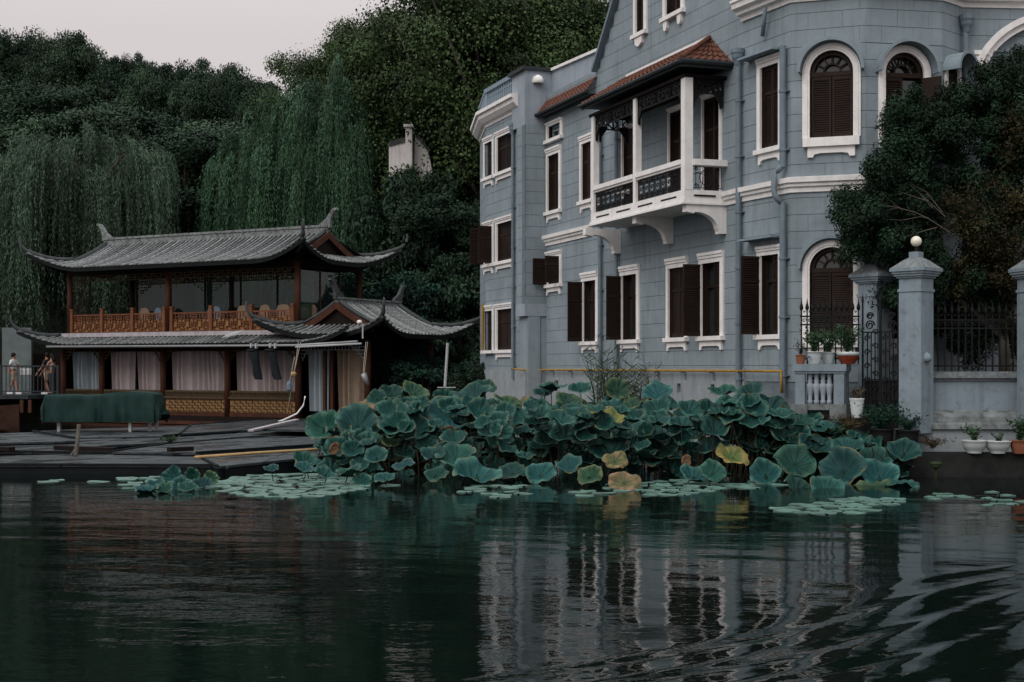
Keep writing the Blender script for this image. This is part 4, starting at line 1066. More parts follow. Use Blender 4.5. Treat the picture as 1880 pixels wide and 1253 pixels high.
# fallen white board on the skirt roof
a = BF.a_at(432, -.5); m = MB(BF); m.add([(a-.35,-.9,3.42),(a+.2,-.6,3.55),(a+.4,-.45,3.72),(a-.1,-.6,3.62)], [(0,1,2,3)]); m.add([(a-.35,-.9,3.45),(a+.2,-.6,3.58),(a+.4,-.45,3.75),(a-.1,-.6,3.65)], [(0,1,2,3)])
tag(m.build('loose_board', 'white_paint'), 'loose white board lying on the lower tiled roof of the boat', 'board')
for k, px in enumerate((470, 504)):
    a = BF.a_at(px, -1.3); m = MB(BF); vs = []; n = 10
    pr = [(.17,3.03,-.13),(.20,2.8,-.1),(.17,2.3,0),(.20,2.0,.05),(.17,1.82,.12)]
    for (r, z, sh) in pr:
        for i in range(n): t = 2*math.pi*i/n; vs.append((a+sh*(1 if k == 0 else 1.3)+(r+.02*math.sin(3*t))*math.cos(t), -1.3+r*.6*math.sin(t), z))
    m.add(vs, [(j*n+i, j*n+(i+1)%n, (j+1)*n+(i+1)%n, (j+1)*n+i) for j in range(4) for i in range(n)]+[tuple(range(n))])
    m.box(a-.38, a-.0, -1.42, -1.2, 2.88, 2.98)
    tag(m.build('hanging_jacket', 'cloth_black', smooth=True), ['black waterproof hanging from the gutter pipe, the left one of the pair', 'black waterproof hanging from the gutter pipe, the one nearer the pulley rope'][k], 'jacket', 'black waterproofs hung on the pipe')
m = MB(); p = [P(548,628,51.2), P(541,680,51.1), P(538,690,51), P(527,760,51)]
for q in (0, .08): m.tube([p[0]+Vector((q,0,0)), p[1], p[3]], .012, 4)
m.tube([P(532,700,51), P(541,655,51)], .012, 4)
r1 = m.build('pulley_rope', 'rope'); tag(r1, 'rope with brass and blue pulleys hanging beside the right cabin post', 'rope')
m = MB(); m.fr = WF; m.lathe(tuple(P(539,690,51)), [(.02,-.02),(.09,.0),(.11,.06),(.09,.12),(.02,.14)], 10); o = m.build('pulley', 'bamboo', r1); 
m = MB(); m.lathe(tuple(P(531,716,51)), [(.02,-.05),(.10,.0),(.10,.2),(.05,.3),(.02,.32)], 10); m.build('buoy', 'chair_blue', r1)
m = MB(); m.tube([P(672,628,51.4), P(668,670,51.4), P(667,690,51.4)], .014, 4); m.tube([P(675,628,51.4), P(669,684,51.4)], .012, 4); r2 = m.build('pulley_rope', 'rope'); tag(r2, 'rope with a blue grey pulley hanging by the front corner post of the boat annex', 'rope')
m = MB(); m.tube([P(667,686,51.3), P(671,696,51.3), P(676,708,51.3)], .08, 8, rr=[.11,.1,.05]); m.build('pulley', 'metal_light', r2, smooth=True)
lamp = thing('lamp_pole', tuple(P(666,622,51.0)), 'thin white pole with a small round lamp above the boat gutter', 'lamp')
m = MB(); m.tube([P(666,622,51), P(666,594,51)], .03, 6); m.build('pole', 'white_paint', lamp); m = MB(); m.lathe(tuple(P(660,592,51)), [(.03,-.06),(.09,-.04),(.1,.02),(.05,.08)], 12); m.build('lamp_head', 'trim', lamp, smooth=True)
wp = thing('white_pole', tuple(P(820,712,50.0)), 'upright white metal pole on a flat foot behind the lotus leaves', 'pole')
m = MB(); m.tube([P(822,630,50), P(817,710,50)], .05, 8); m.build('shaft', 'white_paint', wp); m = MB(); c = P(820,711,50); m.box(c.x-.32, c.x+.32, 49.8, 50.2, c.z-.03, c.z); m.build('foot', 'white_paint', wp)
m = MB(); m.tube([P(560,728,50.5), P(557,745,50.4), P(545,760,50.2), P(520,772,50), P(500,778,49.8)], .032, 8); tag(m.build('hose', 'trim', smooth=True), 'curved striped white hose running down to the gangway by the boat', 'hose')

# ------------------------------------------------------------------ floating platforms (flat dark pontoon boards)
pm = MATS['platform'].node_tree; pn = pm.nodes.new('ShaderNodeTexNoise'); pn.inputs['Scale'].default_value = .9; pn.inputs['Detail'].default_value = 5
pr_ = pm.nodes.new('ShaderNodeMapRange'); pr_.inputs['From Min'].default_value = .42; pr_.inputs['From Max'].default_value = .6; pr_.inputs['To Min'].default_value = .22; pr_.inputs['To Max'].default_value = .8
ptc = pm.nodes.new('ShaderNodeTexCoord'); pm.links.new(ptc.outputs['Object'], pn.inputs['Vector']); pm.links.new(pn.outputs['Fac'], pr_.inputs['Value']); pm.links.new(pr_.outputs[0], pm.nodes['Principled BSDF'].inputs['Roughness'])
def pontoon(px_pts, zt, th, label, matn='platform'):
    """corners as (px,py) of the top surface at height zt"""
    pts_ = []
    for (px, py) in px_pts:
        Y_ = (CAMH-zt)*F/(py-HOR); pts_.append((( px-CX)/F*Y_, Y_))
    c = Vector((sum(p[0] for p in pts_)/len(pts_), sum(p[1] for p in pts_)/len(pts_), zt-th))
    r = thing('floating_platform', tuple(c), label, 'platform', 'dark floating platforms moored together')
    # deck cut into sheets with dark seams between them, each lying a little unevenly
    xs_ = [p[0] for p in pts_]; xa_, xb_ = min(xs_), max(xs_); nsh = max(2, int((xb_-xa_)/2.6)); cut = np.linspace(xa_, xb_, nsh+1)
    def clipx(poly, x_, keep):
        out = []
        for i in range(len(poly)):
            p, q = poly[i], poly[(i+1) % len(poly)]; ip, iq = (p[0]-x_)*keep >= 0, (q[0]-x_)*keep >= 0
            if ip: out.append(p)
            if ip != iq: t = (x_-p[0])/(q[0]-p[0]); out.append((x_, p[1]+t*(q[1]-p[1])))
        return out
    for i in range(nsh):
        pl_ = clipx(clipx(pts_, cut[i]+.015, 1), cut[i+1]-.015, -1)
        if len(pl_) >= 3: dz = rng.uniform(-.008, .008); MB().slab(pl_, zt-.05+dz, zt+dz).build('deck_sheet', matn, r)
    for i in range(len(pts_)):
        p, q = pts_[i], pts_[(i+1) % len(pts_)]
        if (Vector(p)-Vector(q)).length > 4: MB().bar((p[0]*.995+c.x*.005, p[1]*.995+c.y*.005, zt+.012), (q[0]*.995+c.x*.005, q[1]*.995+c.y*.005, zt+.012), .07, .04).build('edge_batten', 'platform_edge', r)
    ins = [(c.x+(p[0]-c.x)*.985, c.y+(p[1]-c.y)*.985) for p in pts_]
    m = MB(); m.slab(ins, zt-th, zt-.051); m.build('float', 'platform_edge', r)
    return r
pontoon([(-120,853),(395,855),(420,858),(420,838),(330,830),(60,836),(-120,840)], .20, .26, 'nearest long grey platform at the water edge with a thick front edge')
pontoon([(398,857),(590,838),(690,826),(640,812),(420,826),(360,836)], .22, .3, 'nearest platform on the right reaching in under the lotus leaves')
pontoon([(-100,828),(210,832),(215,822),(410,808),(200,806),(-100,816)], .24, .25, 'narrow platform just behind the long front one on the left')
pontoon([(205,830),(360,832),(690,810),(690,795),(470,800),(330,812)], .28, .25, 'platform with the bamboo pole, running right behind the front ones')
pontoon([(130,822),(330,811),(460,801),(640,793),(560,786),(440,786),(260,803),(140,812)], .32, .2, 'middle platform with a small clump of weed on its top')
pontoon([(-100,815),(100,811),(230,806),(140,792),(40,794),(-100,800)], .32, .2, 'pale worn platform at the left below the covered table')
pontoon([(135,804),(300,801),(448,788),(460,778),(300,783),(120,789),(60,792)], .36, .2, 'platform on which the covered table stands')
pontoon([(330,797),(480,788),(610,780),(560,770),(470,772),(350,781)], .40, .2, 'far dark platform lying against the hull of the boat')
for (p0, p1, zt) in (((103,822),(212,826),.30), ((310,826),(352,824),.36), ((-20,823),(22,825),.32)):
    Y0 = (CAMH-zt)*F/(p0[1]-HOR); Y1 = (CAMH-zt)*F/(p1[1]-HOR); a = Vector(((p0[0]-CX)/F*Y0, Y0, zt)); b = Vector(((p1[0]-CX)/F*Y1, Y1, zt))
    tag(MB().bar(a, b, .18, .1).build('timber_block', 'dark_wood'), ['long dark timber beam lying left of the middle between the platforms', 'short dark timber block near the end of the bamboo pole', 'dark timber block at the far left edge of the platforms'][[103,310,-20].index(p0[0])], 'timber')
def onz(px, py, z): Y_ = (CAMH-z)*F/(py-HOR); return Vector(((px-CX)/F*Y_, Y_, z))
m = MB(); m.tube([onz(358,840,.27), onz(470,832,.30), onz(560,827,.31), onz(655,820,.33)], .035, 8); tag(m.build('bamboo_pole', 'bamboo', smooth=True), 'long pale bamboo pole lying across the platforms beside the lotus', 'pole')
m = MB(); p = onz(139,836,.22); m.tube([p, p+Vector((.05,0,.35)), p+Vector((.08,0,.72))], .05, 8); m.tube([p+Vector((-.1,.0,0)), p+Vector((.03,0,.2))], .03, 6); tag(m.build('mooring_post', 'bark_pale'), 'thin weathered wooden mooring post standing between the platforms', 'post')
m = MB(); m.slab([tuple(onz(462,790,.45).xy), tuple(onz(548,772,.6).xy), tuple(onz(640,778,.6).xy), tuple(onz(600,792,.45).xy)], .42, .48); gw = m.build('gangway', 'platform'); tag(gw, 'sloping dark gangway with a pale edge board in front of the boat door', 'gangway')
m = MB(); m.bar(onz(460,791,.50), onz(545,771,.62), .16, .05); m.build('edge_board', 'slab_white', gw)
wc_ = thing('weed_clump', tuple(onz(312,812,.32)), 'small clump of green weed lying on top of the middle platform', 'weeds'); tuft(tuple(onz(312,812,.32)), 26, .22, .32, 6, .10, .04, 'leaf_pot', wc_)
# green tarpaulin over tables
ty = 43.0
tb = thing('table', tuple(P(240,797,ty)), 'white legged long table hidden under the dark green cover', 'table')
zt_ = .36
def tp(px, z, y): return Vector(((px-CX)/F*y, y, z))
tx0, tx1 = tp(92,0,ty).x, tp(292,0,ty).x
m = MB(); m.box(tx0, tx1, ty-.5, ty+.5, 1.36, 1.40); m.build('table_top', 'white_paint', tb)
for px, yy in ((108, ty-.42), (239, ty-.45), (275, ty-.1), (288, ty+.4), (110, ty+.42)):
    c = tp(px, 0, yy); m = MB(); m.add([(c.x-.04,yy-.04,.36),(c.x+.04,yy-.04,.36),(c.x+.04,yy+.04,.36),(c.x-.04,yy+.04,.36),(c.x-.06,yy-.06,1.36),(c.x+.06,yy-.06,1.36),(c.x+.06,yy+.06,1.36),(c.x-.06,yy+.06,1.36)], [(0,3,2,1),(4,5,6,7),(0,1,5,4),(1,2,6,5),(2,3,7,6),(3,0,4,7)]); m.build('leg', 'white_paint', tb)
nu, nv = 90, 26; vs = []
wx = tx1-tx0; 
for j in range(nv+1):
    for i in range(nu+1):
        u = i/nu*2-1; v = j/nv*2-1
        X_ = u*(wx/2+.55); Y_ = v*(.5+.75)
        ex = max(0, abs(X_)-wx/2); ey = max(0, abs(Y_)-.52); e = max(ex, ey)+.15*min(ex, ey)
        drop = e
        low = .70+.12*math.sin(X_*1.7+.5)+.16*(X_/wx) if True else 0
        x_ = math.copysign(min(abs(X_), wx/2)+min(ex, .5)*.12, X_); y_ = math.copysign(min(abs(Y_), .52)+ey*.05, Y_)
        fold = .22*min(1, e*1.6)*(abs(math.sin(X_*2.6+1.2*math.sin(X_*1.7)))**.7-.5)+.05*min(1, e*2)*math.sin(X_*11+Y_*3)
        z_ = 1.47-min(drop, .84+.09*math.sin(X_*2.3)+.10*math.sin(X_*.9+1)+.22*max(0, abs(X_)/(wx/2)-.85)*3)*1.12
        if ey > 0 or ex > 0:
            y_ += math.copysign(abs(fold)*1.1, Y_) if ey >= ex else fold*.3
            x_ += math.copysign(abs(fold)*.9, X_) if ex > ey else fold*.2
        else: z_ += .035*noise.noise(Vector((X_*1.3, Y_*1.5, 3)))+(.10*math.exp(-((X_-.9)/.7)**2)) - .01
        vs.append((tx0+wx/2+x_, ty+y_, z_))
m = MB(); m.add(vs, [(j*(nu+1)+i, j*(nu+1)+i+1, (j+1)*(nu+1)+i+1, (j+1)*(nu+1)+i) for j in range(nv) for i in range(nu)])
tag(m.build('tarpaulin', 'canvas_green', smooth=True), 'dark green cloth cover draped in folds over the table on the platform', 'cover')

# ------------------------------------------------------------------ left dock: walkway, railing, hull, people
m = MB(); m.slab([(-40,57.6),(-19.6,57.6),(-17.8,60.2),(-17.8,62.7),(-40,62.7)], 1.0, 1.16); tag(m.build('walkway', 'platform'), 'paved lakeside walkway behind the railing', kind='structure')
fn = thing('metal_railing', tuple(P(50,719,58.0)), 'grey metal railing of thin upright bars on the walkway at the far left', 'railing')
yR = 58.0; xa, xb = P(-60,0,yR).x, P(106,0,yR).x
m = MB(); m.box(xa, xb, yR-.03, yR+.03, 2.30, 2.36); m.build('top_rail', 'gutter', fn); m = MB(); m.box(xa, xb, yR-.02, yR+.02, 1.28, 1.32); m.build('bottom_rail', 'gutter', fn)
for px in (-45, 2, 97, 106): c = P(px,0,yR); MB().box(c.x-.04, c.x+.04, yR-.04, yR+.04, 1.0, 2.36).build('post', 'gutter', fn)
for px in np.arange(-40, 104, 7.3): c = P(px,0,yR); MB().box(c.x-.015, c.x+.015, yR-.015, yR+.015, 1.32, 2.30).build('bar', 'gutter', fn)
m = MB(); c = P(48,682,58.3); m.box(c.x-.22, c.x-.01, 58.25, 58.3, c.z-.14, c.z+.12); m.box(c.x+.01, c.x+.22, 58.25, 58.3, c.z-.14, c.z+.12); tag(m.build('notice_board', 'cloth_white'), 'pair of small blank white notices hung behind the metal railing', 'notice')
# wooden boat bow
m = MB(); bo = P(20,760,50.5); hullp = []
for i in range(9):
    t = i/8; x_ = -6+t*6.3; wd = .75*math.sin(math.pi*min(1, (1-t)*1.1+.02)*.5)+.02; zt2 = .75+.22*t*t
    hullp.append([(bo.x+x_, bo.y-wd, zt2), (bo.x+x_, bo.y-wd*.7, .1), (bo.x+x_, bo.y, -.05), (bo.x+x_, bo.y+wd*.7, .1), (bo.x+x_, bo.y+wd, zt2), (bo.x+x_, bo.y+wd*.86, zt2-.08), (bo.x+x_, bo.y-wd*.86, zt2-.08)])
vs = [p for r in hullp for p in r]; m.add(vs, [(i*7+j, (i+1)*7+j, (i+1)*7+(j+1)%7, i*7+(j+1)%7) for i in range(8) for j in range(7)]+[tuple(range(7)), tuple(56+j for j in range(7))])
wb = m.build('wooden_boat', 'hull_red'); tag(wb, 'low reddish brown wooden boat moored at the far left under the railing', 'boat')
for px in (40, 55): c = P(px,745,50.5); MB().box(c.x-.05, c.x+.05, 50.45, 50.55, c.z-.25, c.z+.2).build('cleat_post', 'boat_wood', wb)
# people
def skinned(name, nodes, edges, matn, parent, sub=1):
    me = bpy.data.meshes.new(name); me.from_pydata([n[0] for n in nodes], edges, [])
    o = bpy.data.objects.new(name, me); COL.objects.link(o)
    sk = o.modifiers.new('s', 'SKIN'); 
    if not me.skin_vertices: me.attributes
    for i, n in enumerate(nodes):
        r = n[1]; r = r if isinstance(r, tuple) else (r, r)
        me.skin_vertices[0].data[i].radius = r
        me.skin_vertices[0].data[i].use_root = (i == 0)
    ss = o.modifiers.new('u', 'SUBSURF'); ss.levels = sub; ss.render_levels = sub
    dg = bpy.context.evaluated_depsgraph_get(); ev = o.evaluated_get(dg); nm = bpy.data.meshes.new_from_object(ev)
    nm.materials.clear(); nm.materials.append(MATS[matn]); nm.polygons.foreach_set('use_smooth', [True]*len(nm.polygons))
    o.modifiers.clear(); o.data = nm; o.parent = parent; nm.name = name
    return o
def person(loc, rot, label, H_, top, bottom, hair_long, stride=.18, arm_fwd=.1, top_sleeve=True, skirt=False):
    r = thing('person', loc, label, 'person'); r.rotation_euler = (0, 0, rot); r.scale = (H_/1.75,)*3
    sx_ = stride
    hip, kn, an = .93, .50, .08
    N_ = [((0,0,.98),(.15,.11)), ((0,0,1.15),(.125,.09)), ((0,0,1.35),(.16,.10)), ((0,0,1.47),(.07,.06)), ((0,0,1.55),(.05,.05)), ((0,.01,1.63),(.078,.095)), ((0,.0,1.70),(.072,.085))]
    E_ = [(0,1),(1,2),(2,3),(3,4),(4,5),(5,6)]
    for sd in (-1, 1):
        b = len(N_); f = sx_*sd
        N_ += [((.095*sd,0,.92),.085), ((.10*sd,f*.5+.03,.50),.055), ((.10*sd,f-.03,.10),.036), ((.10*sd,f+.12,.035),(.04,.03))]
        E_ += [(0,b),(b,b+1),(b+1,b+2),(b+2,b+3)]
        b = len(N_); af = -f*1.1+arm_fwd
        N_ += [((.19*sd,0,1.42),.052), ((.235*sd,af*.35,1.15),.042), ((.22*sd,af+.08,.92),.030), ((.215*sd,af+.14,.84),(.03,.02)), ((.21*sd,af+.17,.77),(.018,.012))]
        E_ += [(2,b),(b,b+1),(b+1,b+2),(b+2,b+3),(b+3,b+4)]
    body = skinned('body', N_, E_, 'skin', r, 2)
    T_ = [((0,0,1.0),(.17,.125)), ((0,0,1.16),(.145,.11)), ((0,0,1.35),(.178,.12)), ((0,0,1.455),(.09,.08))]; TE = [(0,1),(1,2),(2,3)]
    if top_sleeve:
        for sd in (-1, 1):
            b = len(T_); af = -sx_*sd*1.1+arm_fwd; T_ += [((.195*sd,0,1.42),.066), ((.225*sd,af*.2,1.24),.062)]; TE += [(2,b),(b,b+1)]
    skinned('shirt', T_, TE, top, r, 2)
    B_ = [((0,0,1.0),(.165,.125)), ((0,0,.92),(.17,.13))]; BE = [(0,1)]
    for sd in (-1, 1):
        b = len(B_); f = sx_*sd; B_ += [((.10*sd,f*.15,.80),.105), ((.105*sd,f*.5,.52),.085)]; BE += [(1,b),(b,b+1)]
        if bottom == 'cloth_dark': B_ += [((.10*sd,f,.14),.06)]; BE += [(b+1,b+2)]
    skinned('trousers', B_, BE, bottom, r, 2)
    m = MB(); m.lathe((0,-.012,1.60), [(.06,-.02),(.095,.02),(.10,.08),(.085,.14),(.05,.17),(.01,.18)], 12); 
    if hair_long: m.tube([(0,-.06,1.66),(0,-.10,1.55),(0,-.11,1.40)], .06, 8, rr=[.08,.08,.05])
    m.fr = WF; h_ = m.build('hair', 'hair', None, smooth=True); h_.parent = r
    for sd in (-1, 1):
        m = MB(); m.box(.10*sd-.045, .10*sd+.045, sx_*sd-.09, sx_*sd+.17, -.0, .07); s_ = m.build('shoe', 'cloth_white' if not hair_long else 'cloth_dark', None); s_.parent = r
    return r
person((P(25,0,60).x, 60, 1.16), R(-100), 'person in a white top and khaki shorts walking behind the railing at the far left', 1.72, 'cloth_white', 'cloth_khaki', False, .26, .12)
person((P(86,0,59.6).x, 59.6, 1.16), R(80), 'person in dark clothes half hidden behind the long haired one by the boat', 1.72, 'cloth_dark', 'cloth_khaki', False, .12)
person((P(95,0,59.0).x, 59.0, 1.16), R(70), 'long haired person in a pink top standing by the end of the railing', 1.66, 'cloth_pink', 'cloth_dark', True, .10, .2, False)
m = MB(); c = P(32,0,63.5); m.box(c.x-.65, c.x+.65, 63.4, 63.6, 1.1, P(0,602,63.5).z); tag(m.build('grey_panel', 'concrete_pale'), 'plain grey upright panel under the willow behind the walkers', 'panel')
m = MB(); m.box(-40, -8, 64.4, 64.7, 1.0, 2.9); tag(m.build('garden_wall', 'dark_wood'), 'low dark wall running along the foot of the hill behind the boat', 'wall')
# ------------------------------------------------------------------ right foreground: quay, terrace, pedestal, gate, pillars
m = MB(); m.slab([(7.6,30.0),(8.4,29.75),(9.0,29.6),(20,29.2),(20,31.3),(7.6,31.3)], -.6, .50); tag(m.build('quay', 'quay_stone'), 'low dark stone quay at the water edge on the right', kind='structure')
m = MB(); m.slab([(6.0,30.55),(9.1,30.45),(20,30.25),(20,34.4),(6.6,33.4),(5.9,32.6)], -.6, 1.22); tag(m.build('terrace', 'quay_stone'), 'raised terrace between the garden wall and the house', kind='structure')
def at(px, Y_): return (px-CX)/F*Y_
# balustrade pedestal
x0_, x1_ = at(1460,30.4), at(1549,30.4); yb = 30.4
pd = thing('balustrade_pedestal', (x0_, yb, 1.22), 'small grey blue stone pedestal with white vase shaped balusters carrying plant pots', 'pedestal')
zt0 = 2.36
pd_ang = Fr((x0_, yb), (1, -.02), (.32, .95))
LP = x1_-x0_; DP = 1.15
m = MB(pd_ang); m.box(-.05, LP+.05, -.05, DP, zt0-.15, zt0); m.box(-.02, LP+.02, -.02, DP, zt0-.2, zt0-.151); m.build('top_slab', 'pillar_stucco', pd)
m = MB(pd_ang); m.box(0, .20, 0, .2, 1.5, zt0-.2); m.box(LP-.22, LP, 0, DP-.02, 1.5, zt0-.2); m.box(.2, LP-.22, .35, .45, 1.5, zt0-.2); m.build('pier', 'pillar_stucco', pd)
m = MB(pd_ang); m.box(-.08, .26, -.06, .3, 1.18, 1.5); m.box(LP-.3, LP+.06, -.06, DP, 1.18, 1.5); m.box(.26, LP-.3, -.02, .3, 1.38, 1.5); m.box(.26, LP-.3, .25, .3, 1.18, 1.38); m.build('base', 'stone', pd)
for i in range(4):
    a = .30+i*(LP-.62)/3; m = MB(pd_ang)
    m.lathe((a, .12, 1.5), [(.06,0),(.06,.07),(.04,.1),(.055,.22),(.085,.36),(.085,.42),(.045,.46),(.06,.5),(.04,.54),(.06,.6),(.06,.66)], 10); m.build('baluster', 'plain_stucco', pd, smooth=True)
# iron fences
def spear_fence(fr, L_, z0, z1, n, label, root_name='iron_fence', curls=True):
    r = thing(root_name, tuple(fr(L_/2, 0, z0)), label, 'fence')
    for i in range(n):
        a = L_*i/(n-1); m = MB(fr); m.bar((a,0,z0), (a,0,z1-.12), .028); hh = z1-.12
        m.lathe((a, 0, hh), [(.014,0),(.038,.04),(.042,.08),(.016,.18),(.004,.28)], 6); m.build('bar', 'iron', r)
    for z in (z0+.12, z1-.42, z1-.24): m = MB(fr); m.bar((-.03,0,z), (L_+.03,0,z), .025, .035); m.build('rail', 'iron', r)
    m = MB(fr)
    for i in range(n-1):
        c = L_*(i+.5)/(n-1); mk = lambda a, z: (a, 0, z)
        scroll(m, mk, c, z1-.33, min(.07, L_/(n-1)*.42), 1, 0, 1, .014, 8); scroll(m, mk, c, z1-.14, .03, 1, 0, 1, .012, 6)
    tag(m.build('scrollwork', 'iron', r), kind='stuff'); return r
spear_fence(pd_ang.sub(.05, .65), LP+.2, zt0, zt0+1.28, 11, 'black spear topped iron fence standing on the pedestal behind the plant pots')
# gate pillars
def pillar(px, Y_, zb, ztop, s, ang, label, globe=False, capk=1.55):
    x_ = at(px, Y_); r = thing('gate_pillar', (x_, Y_, zb), label, 'pillar', 'grey blue gate pillars')
    c, n = math.cos(ang), math.sin(ang); fr = Fr((x_, Y_), (c, n), (-n, c)); h = s/2
    zc = ztop-.42
    m = MB(fr); m.box(-h, h, -h, h, zb, zc-.35); m.box(-h*.99, h*.99, -h*.99, h*.99, zc-.29, zc-.06); m.build('shaft', 'pillar_stucco', r)
    m = MB(fr); q = h*1.08; m.box(-q, q, -q, q, zc-.35, zc-.29); m.build('neck_moulding', 'pillar_stucco', r)
    m = MB(fr)
    for (q, a, b) in ((h*1.15, -.06, -.02), (h*1.3, -.02, .03), (h*1.42, .03, .08), (h*capk, .08, .15)): m.box(-q, q, -q, q, zc+a, zc+b-.0005)
    m.build('capital', 'pillar_stucco', r)
    q = h*capk; t = h*.42; m = MB(fr)
    rings = []
    for k, (qq, z) in enumerate(((q*.98,.15),(q*.72,.24),(q*.5,.32),(t,.38))): rings += [(-qq,-qq,zc+z),(qq,-qq,zc+z),(qq,qq,zc+z),(-qq,qq,zc+z)]
    m.add(rings, [(k*4+i, k*4+(i+1)%4, k*4+4+(i+1)%4, k*4+4+i) for k in range(3) for i in range(4)]+[(0,3,2,1),(12,13,14,15)]); m.build('cap', 'cap_stone', r)
    if globe:
        m = MB(fr); m.box(-t, t, -t, t, zc+.38, zc+.50); m.build('lamp_base', 'pillar_stucco', r)
        g_ = thing('globe_lamp', (x_, Y_, zc+.5), 'round cream glass globe lamp on top of the taller gate pillar', 'lamp')
        m = MB(fr); m.lathe((0,0,zc+.50), [(.05,0),(.05,.05),(.035,.06),(.03,.12)], 10); m.build('stem', 'iron', g_)
        m = MB(fr); pr = [(.115*math.sin(math.pi*k/12)+.0005, .115-.115*math.cos(math.pi*k/12)) for k in range(13)]; m.lathe((0,0,zc+.115), [(a, b+.0) for a, b in pr], 20); 
        for i in range(len(m.v)): m.v[i].z += .5-.115+.11
        m.build('globe', 'globe', g_, smooth=True)
    return r
zt2 = P(0,500,30.0).z
pillar(1682, 30.2, .9, P(0,470,30.2).z, .52, R(45), 'nearer and taller gate pillar with the globe lamp on its pyramid cap', True)
pillar(1606, 32.2-.6, 1.2, P(0,482,31.6).z, .52, R(38), 'farther gate pillar without a lamp, left of the iron gate')
pillar(1900, 30.0, .9, P(0,470,30.0).z, .52, R(10), 'gate pillar cut off by the right edge of the picture', capk=1.5)
# iron gate
ga, gb = Vector((at(1583,30.9), 30.9, 0)), Vector((at(1650,30.4), 30.4, 0))
GF, gl = face(ga, gb)
gt = thing('iron_gate', tuple(ga+Vector((0,0,1.25))), 'tall ornate black wrought iron double gate with scrolls between the two pillars', 'gate')
for k in range(2):
    a0_, a1_ = gl*k/2+.01, gl*(k+1)/2-.01; m = MB(GF); mk = lambda a, z: (a, .0, z)
    zt3 = 3.35
    m.bar(mk(a0_, 1.25), mk(a0_, zt3+.35 if k == 0 else zt3+.5), .03); m.bar(mk(a1_, 1.25), mk(a1_, zt3+.5 if k == 0 else zt3+.35), .03)
    for z in (1.3, 2.02, 3.05): m.bar(mk(a0_, z), mk(a1_, z), .03)
    cc = (a0_+a1_)/2; wq = (a1_-a0_)/2
    for sd in (-.95, -.45, 0, .45, .95): m.bar(mk(cc+sd*wq, 1.3), mk(cc+sd*wq, 3.05), .02)
    z = 1.42
    while z < 3.0:
        scroll(m, mk, cc-wq*.5, z, wq*.36, 1.3, 0, 1, .016, 12); scroll(m, mk, cc+wq*.5, z+.13, wq*.36, 1.3, math.pi, -1, .016, 12); z += .30
    for z, rr_ in ((3.2, .11), (3.4, .085)): scroll(m, mk, cc+(-.03 if k == 0 else .05), z, rr_, 1.6, 0, 1, .02, 14)
    m.build('gate_leaf', 'iron', gt)
    m = MB(GF); m.add([(a0_+.02,-.03,1.3),(a1_-.02,-.03,1.3),(a1_-.02,-.03,2.0),(a0_+.02,-.03,2.0)], [(0,1,2,3)]); m.add([(a0_+.02,-.04,1.3),(a1_-.02,-.04,1.3),(a1_-.02,-.04,2.0),(a0_+.02,-.04,2.0)], [(0,1,2,3)]); m.build('sheet_panel', 'iron', gt)
    m = MB(GF)
    for a in (a0_, a1_): m.lathe((a,0,zt3+.35), [(.02,0),(.03,.05),(.01,.14),(.003,.2)], 6)
    m.build('spike', 'iron', gt)
# garden wall right of the pillar
gw_ = thing('garden_wall', (10.5, 30.5, .5), 'stained grey blue garden wall with stepped base on the quay at the right', 'wall')
xw0 = at(1692, 30.4)
m = MB(); m.box(xw0+.0, 14, 30.42, 30.8, 2.0, 2.06); m.box(xw0-.04, 14, 30.36, 30.86, 2.06, 2.11); m.box(xw0-.02, 14, 30.40, 30.82, 2.11, 2.20); m.build('coping', 'cap_stone', gw_)
m = MB(); m.box(xw0, 14, 30.46, 30.76, 1.38, 2.0); m.build('wall_panel', 'pillar_stucco', gw_)
m = MB(); vs = []; pr = [(30.46,1.38),(30.40,1.34),(30.30,1.31),(30.24,1.24),(30.22,1.12),(30.14,1.08),(30.12,.98),(30.30,.94)]
m.add([(x_, y_, z_) for x_ in (xw0-.1, 14) for y_, z_ in pr], [(i, i+1, 8+i+1, 8+i) for i in range(7)]+[tuple(range(8))]); m.build('base_moulding', 'stone', gw_)
m = MB(); m.box(xw0-.6, 14, 30.2, 30.5, .45, .98); m.build('footing', 'plinth', gw_)
spear_fence(Fr((xw0+.12, 30.6), (1, 0), (0, 1)), 2.05, 2.20, 3.55, 15, 'long black spear topped iron fence on the garden wall, right of the globe lamp')
m = MB(); m.fr = WF
c = P(1700,655,30.0); m.lathe((c.x,c.y,c.z-.1), [(.03,-.02),(.11,.0),(.13,.08),(.08,.16),(.02,.2)], 10); tag(m.build('stone_boss', 'pillar_stucco', smooth=True), 'rounded rendered boss on the side of the globe lamp pillar above the wall', 'boss')
# pots and plants
def pot(px, py, Y_, r, h, prof, matn, label, fol=None, band=None, name='potted_plant', zb=None):
    c = P(px, py, Y_)
    if zb is not None: c.z = zb
    t = thing(name, tuple(c), label, 'potted plant')
    m = MB(); m.lathe(tuple(c), [(a*r, b*h) for a, b in prof], 20); m.build('pot', matn, t, smooth=True)
    m = MB(); m.lathe((c.x,c.y,c.z+h*.9), [(r*.9,0),(r*.85,.01)], 16); m.build('soil', 'soil', t)
    if band: m = MB(); m.lathe((c.x,c.y,c.z+h*band[0]), [(r*band[2],0),(r*band[3],h*(band[1]-band[0]))], 20); m.build('band', band[4], t, smooth=True)
    if fol: tuft((c.x,c.y,c.z+h*.9), *fol, parent=t)
    return t
bowl = [(.55,0),(.6,.06),(.55,.1),(.8,.3),(.98,.65),(1,.85),(1.08,.92),(1.08,1),(.98,1),(.9,.88)]
deep = [(.7,0),(.72,.05),(.85,.35),(.95,.7),(.97,.92),(1.05,.95),(1.05,1),(.95,1),(.9,.9)]
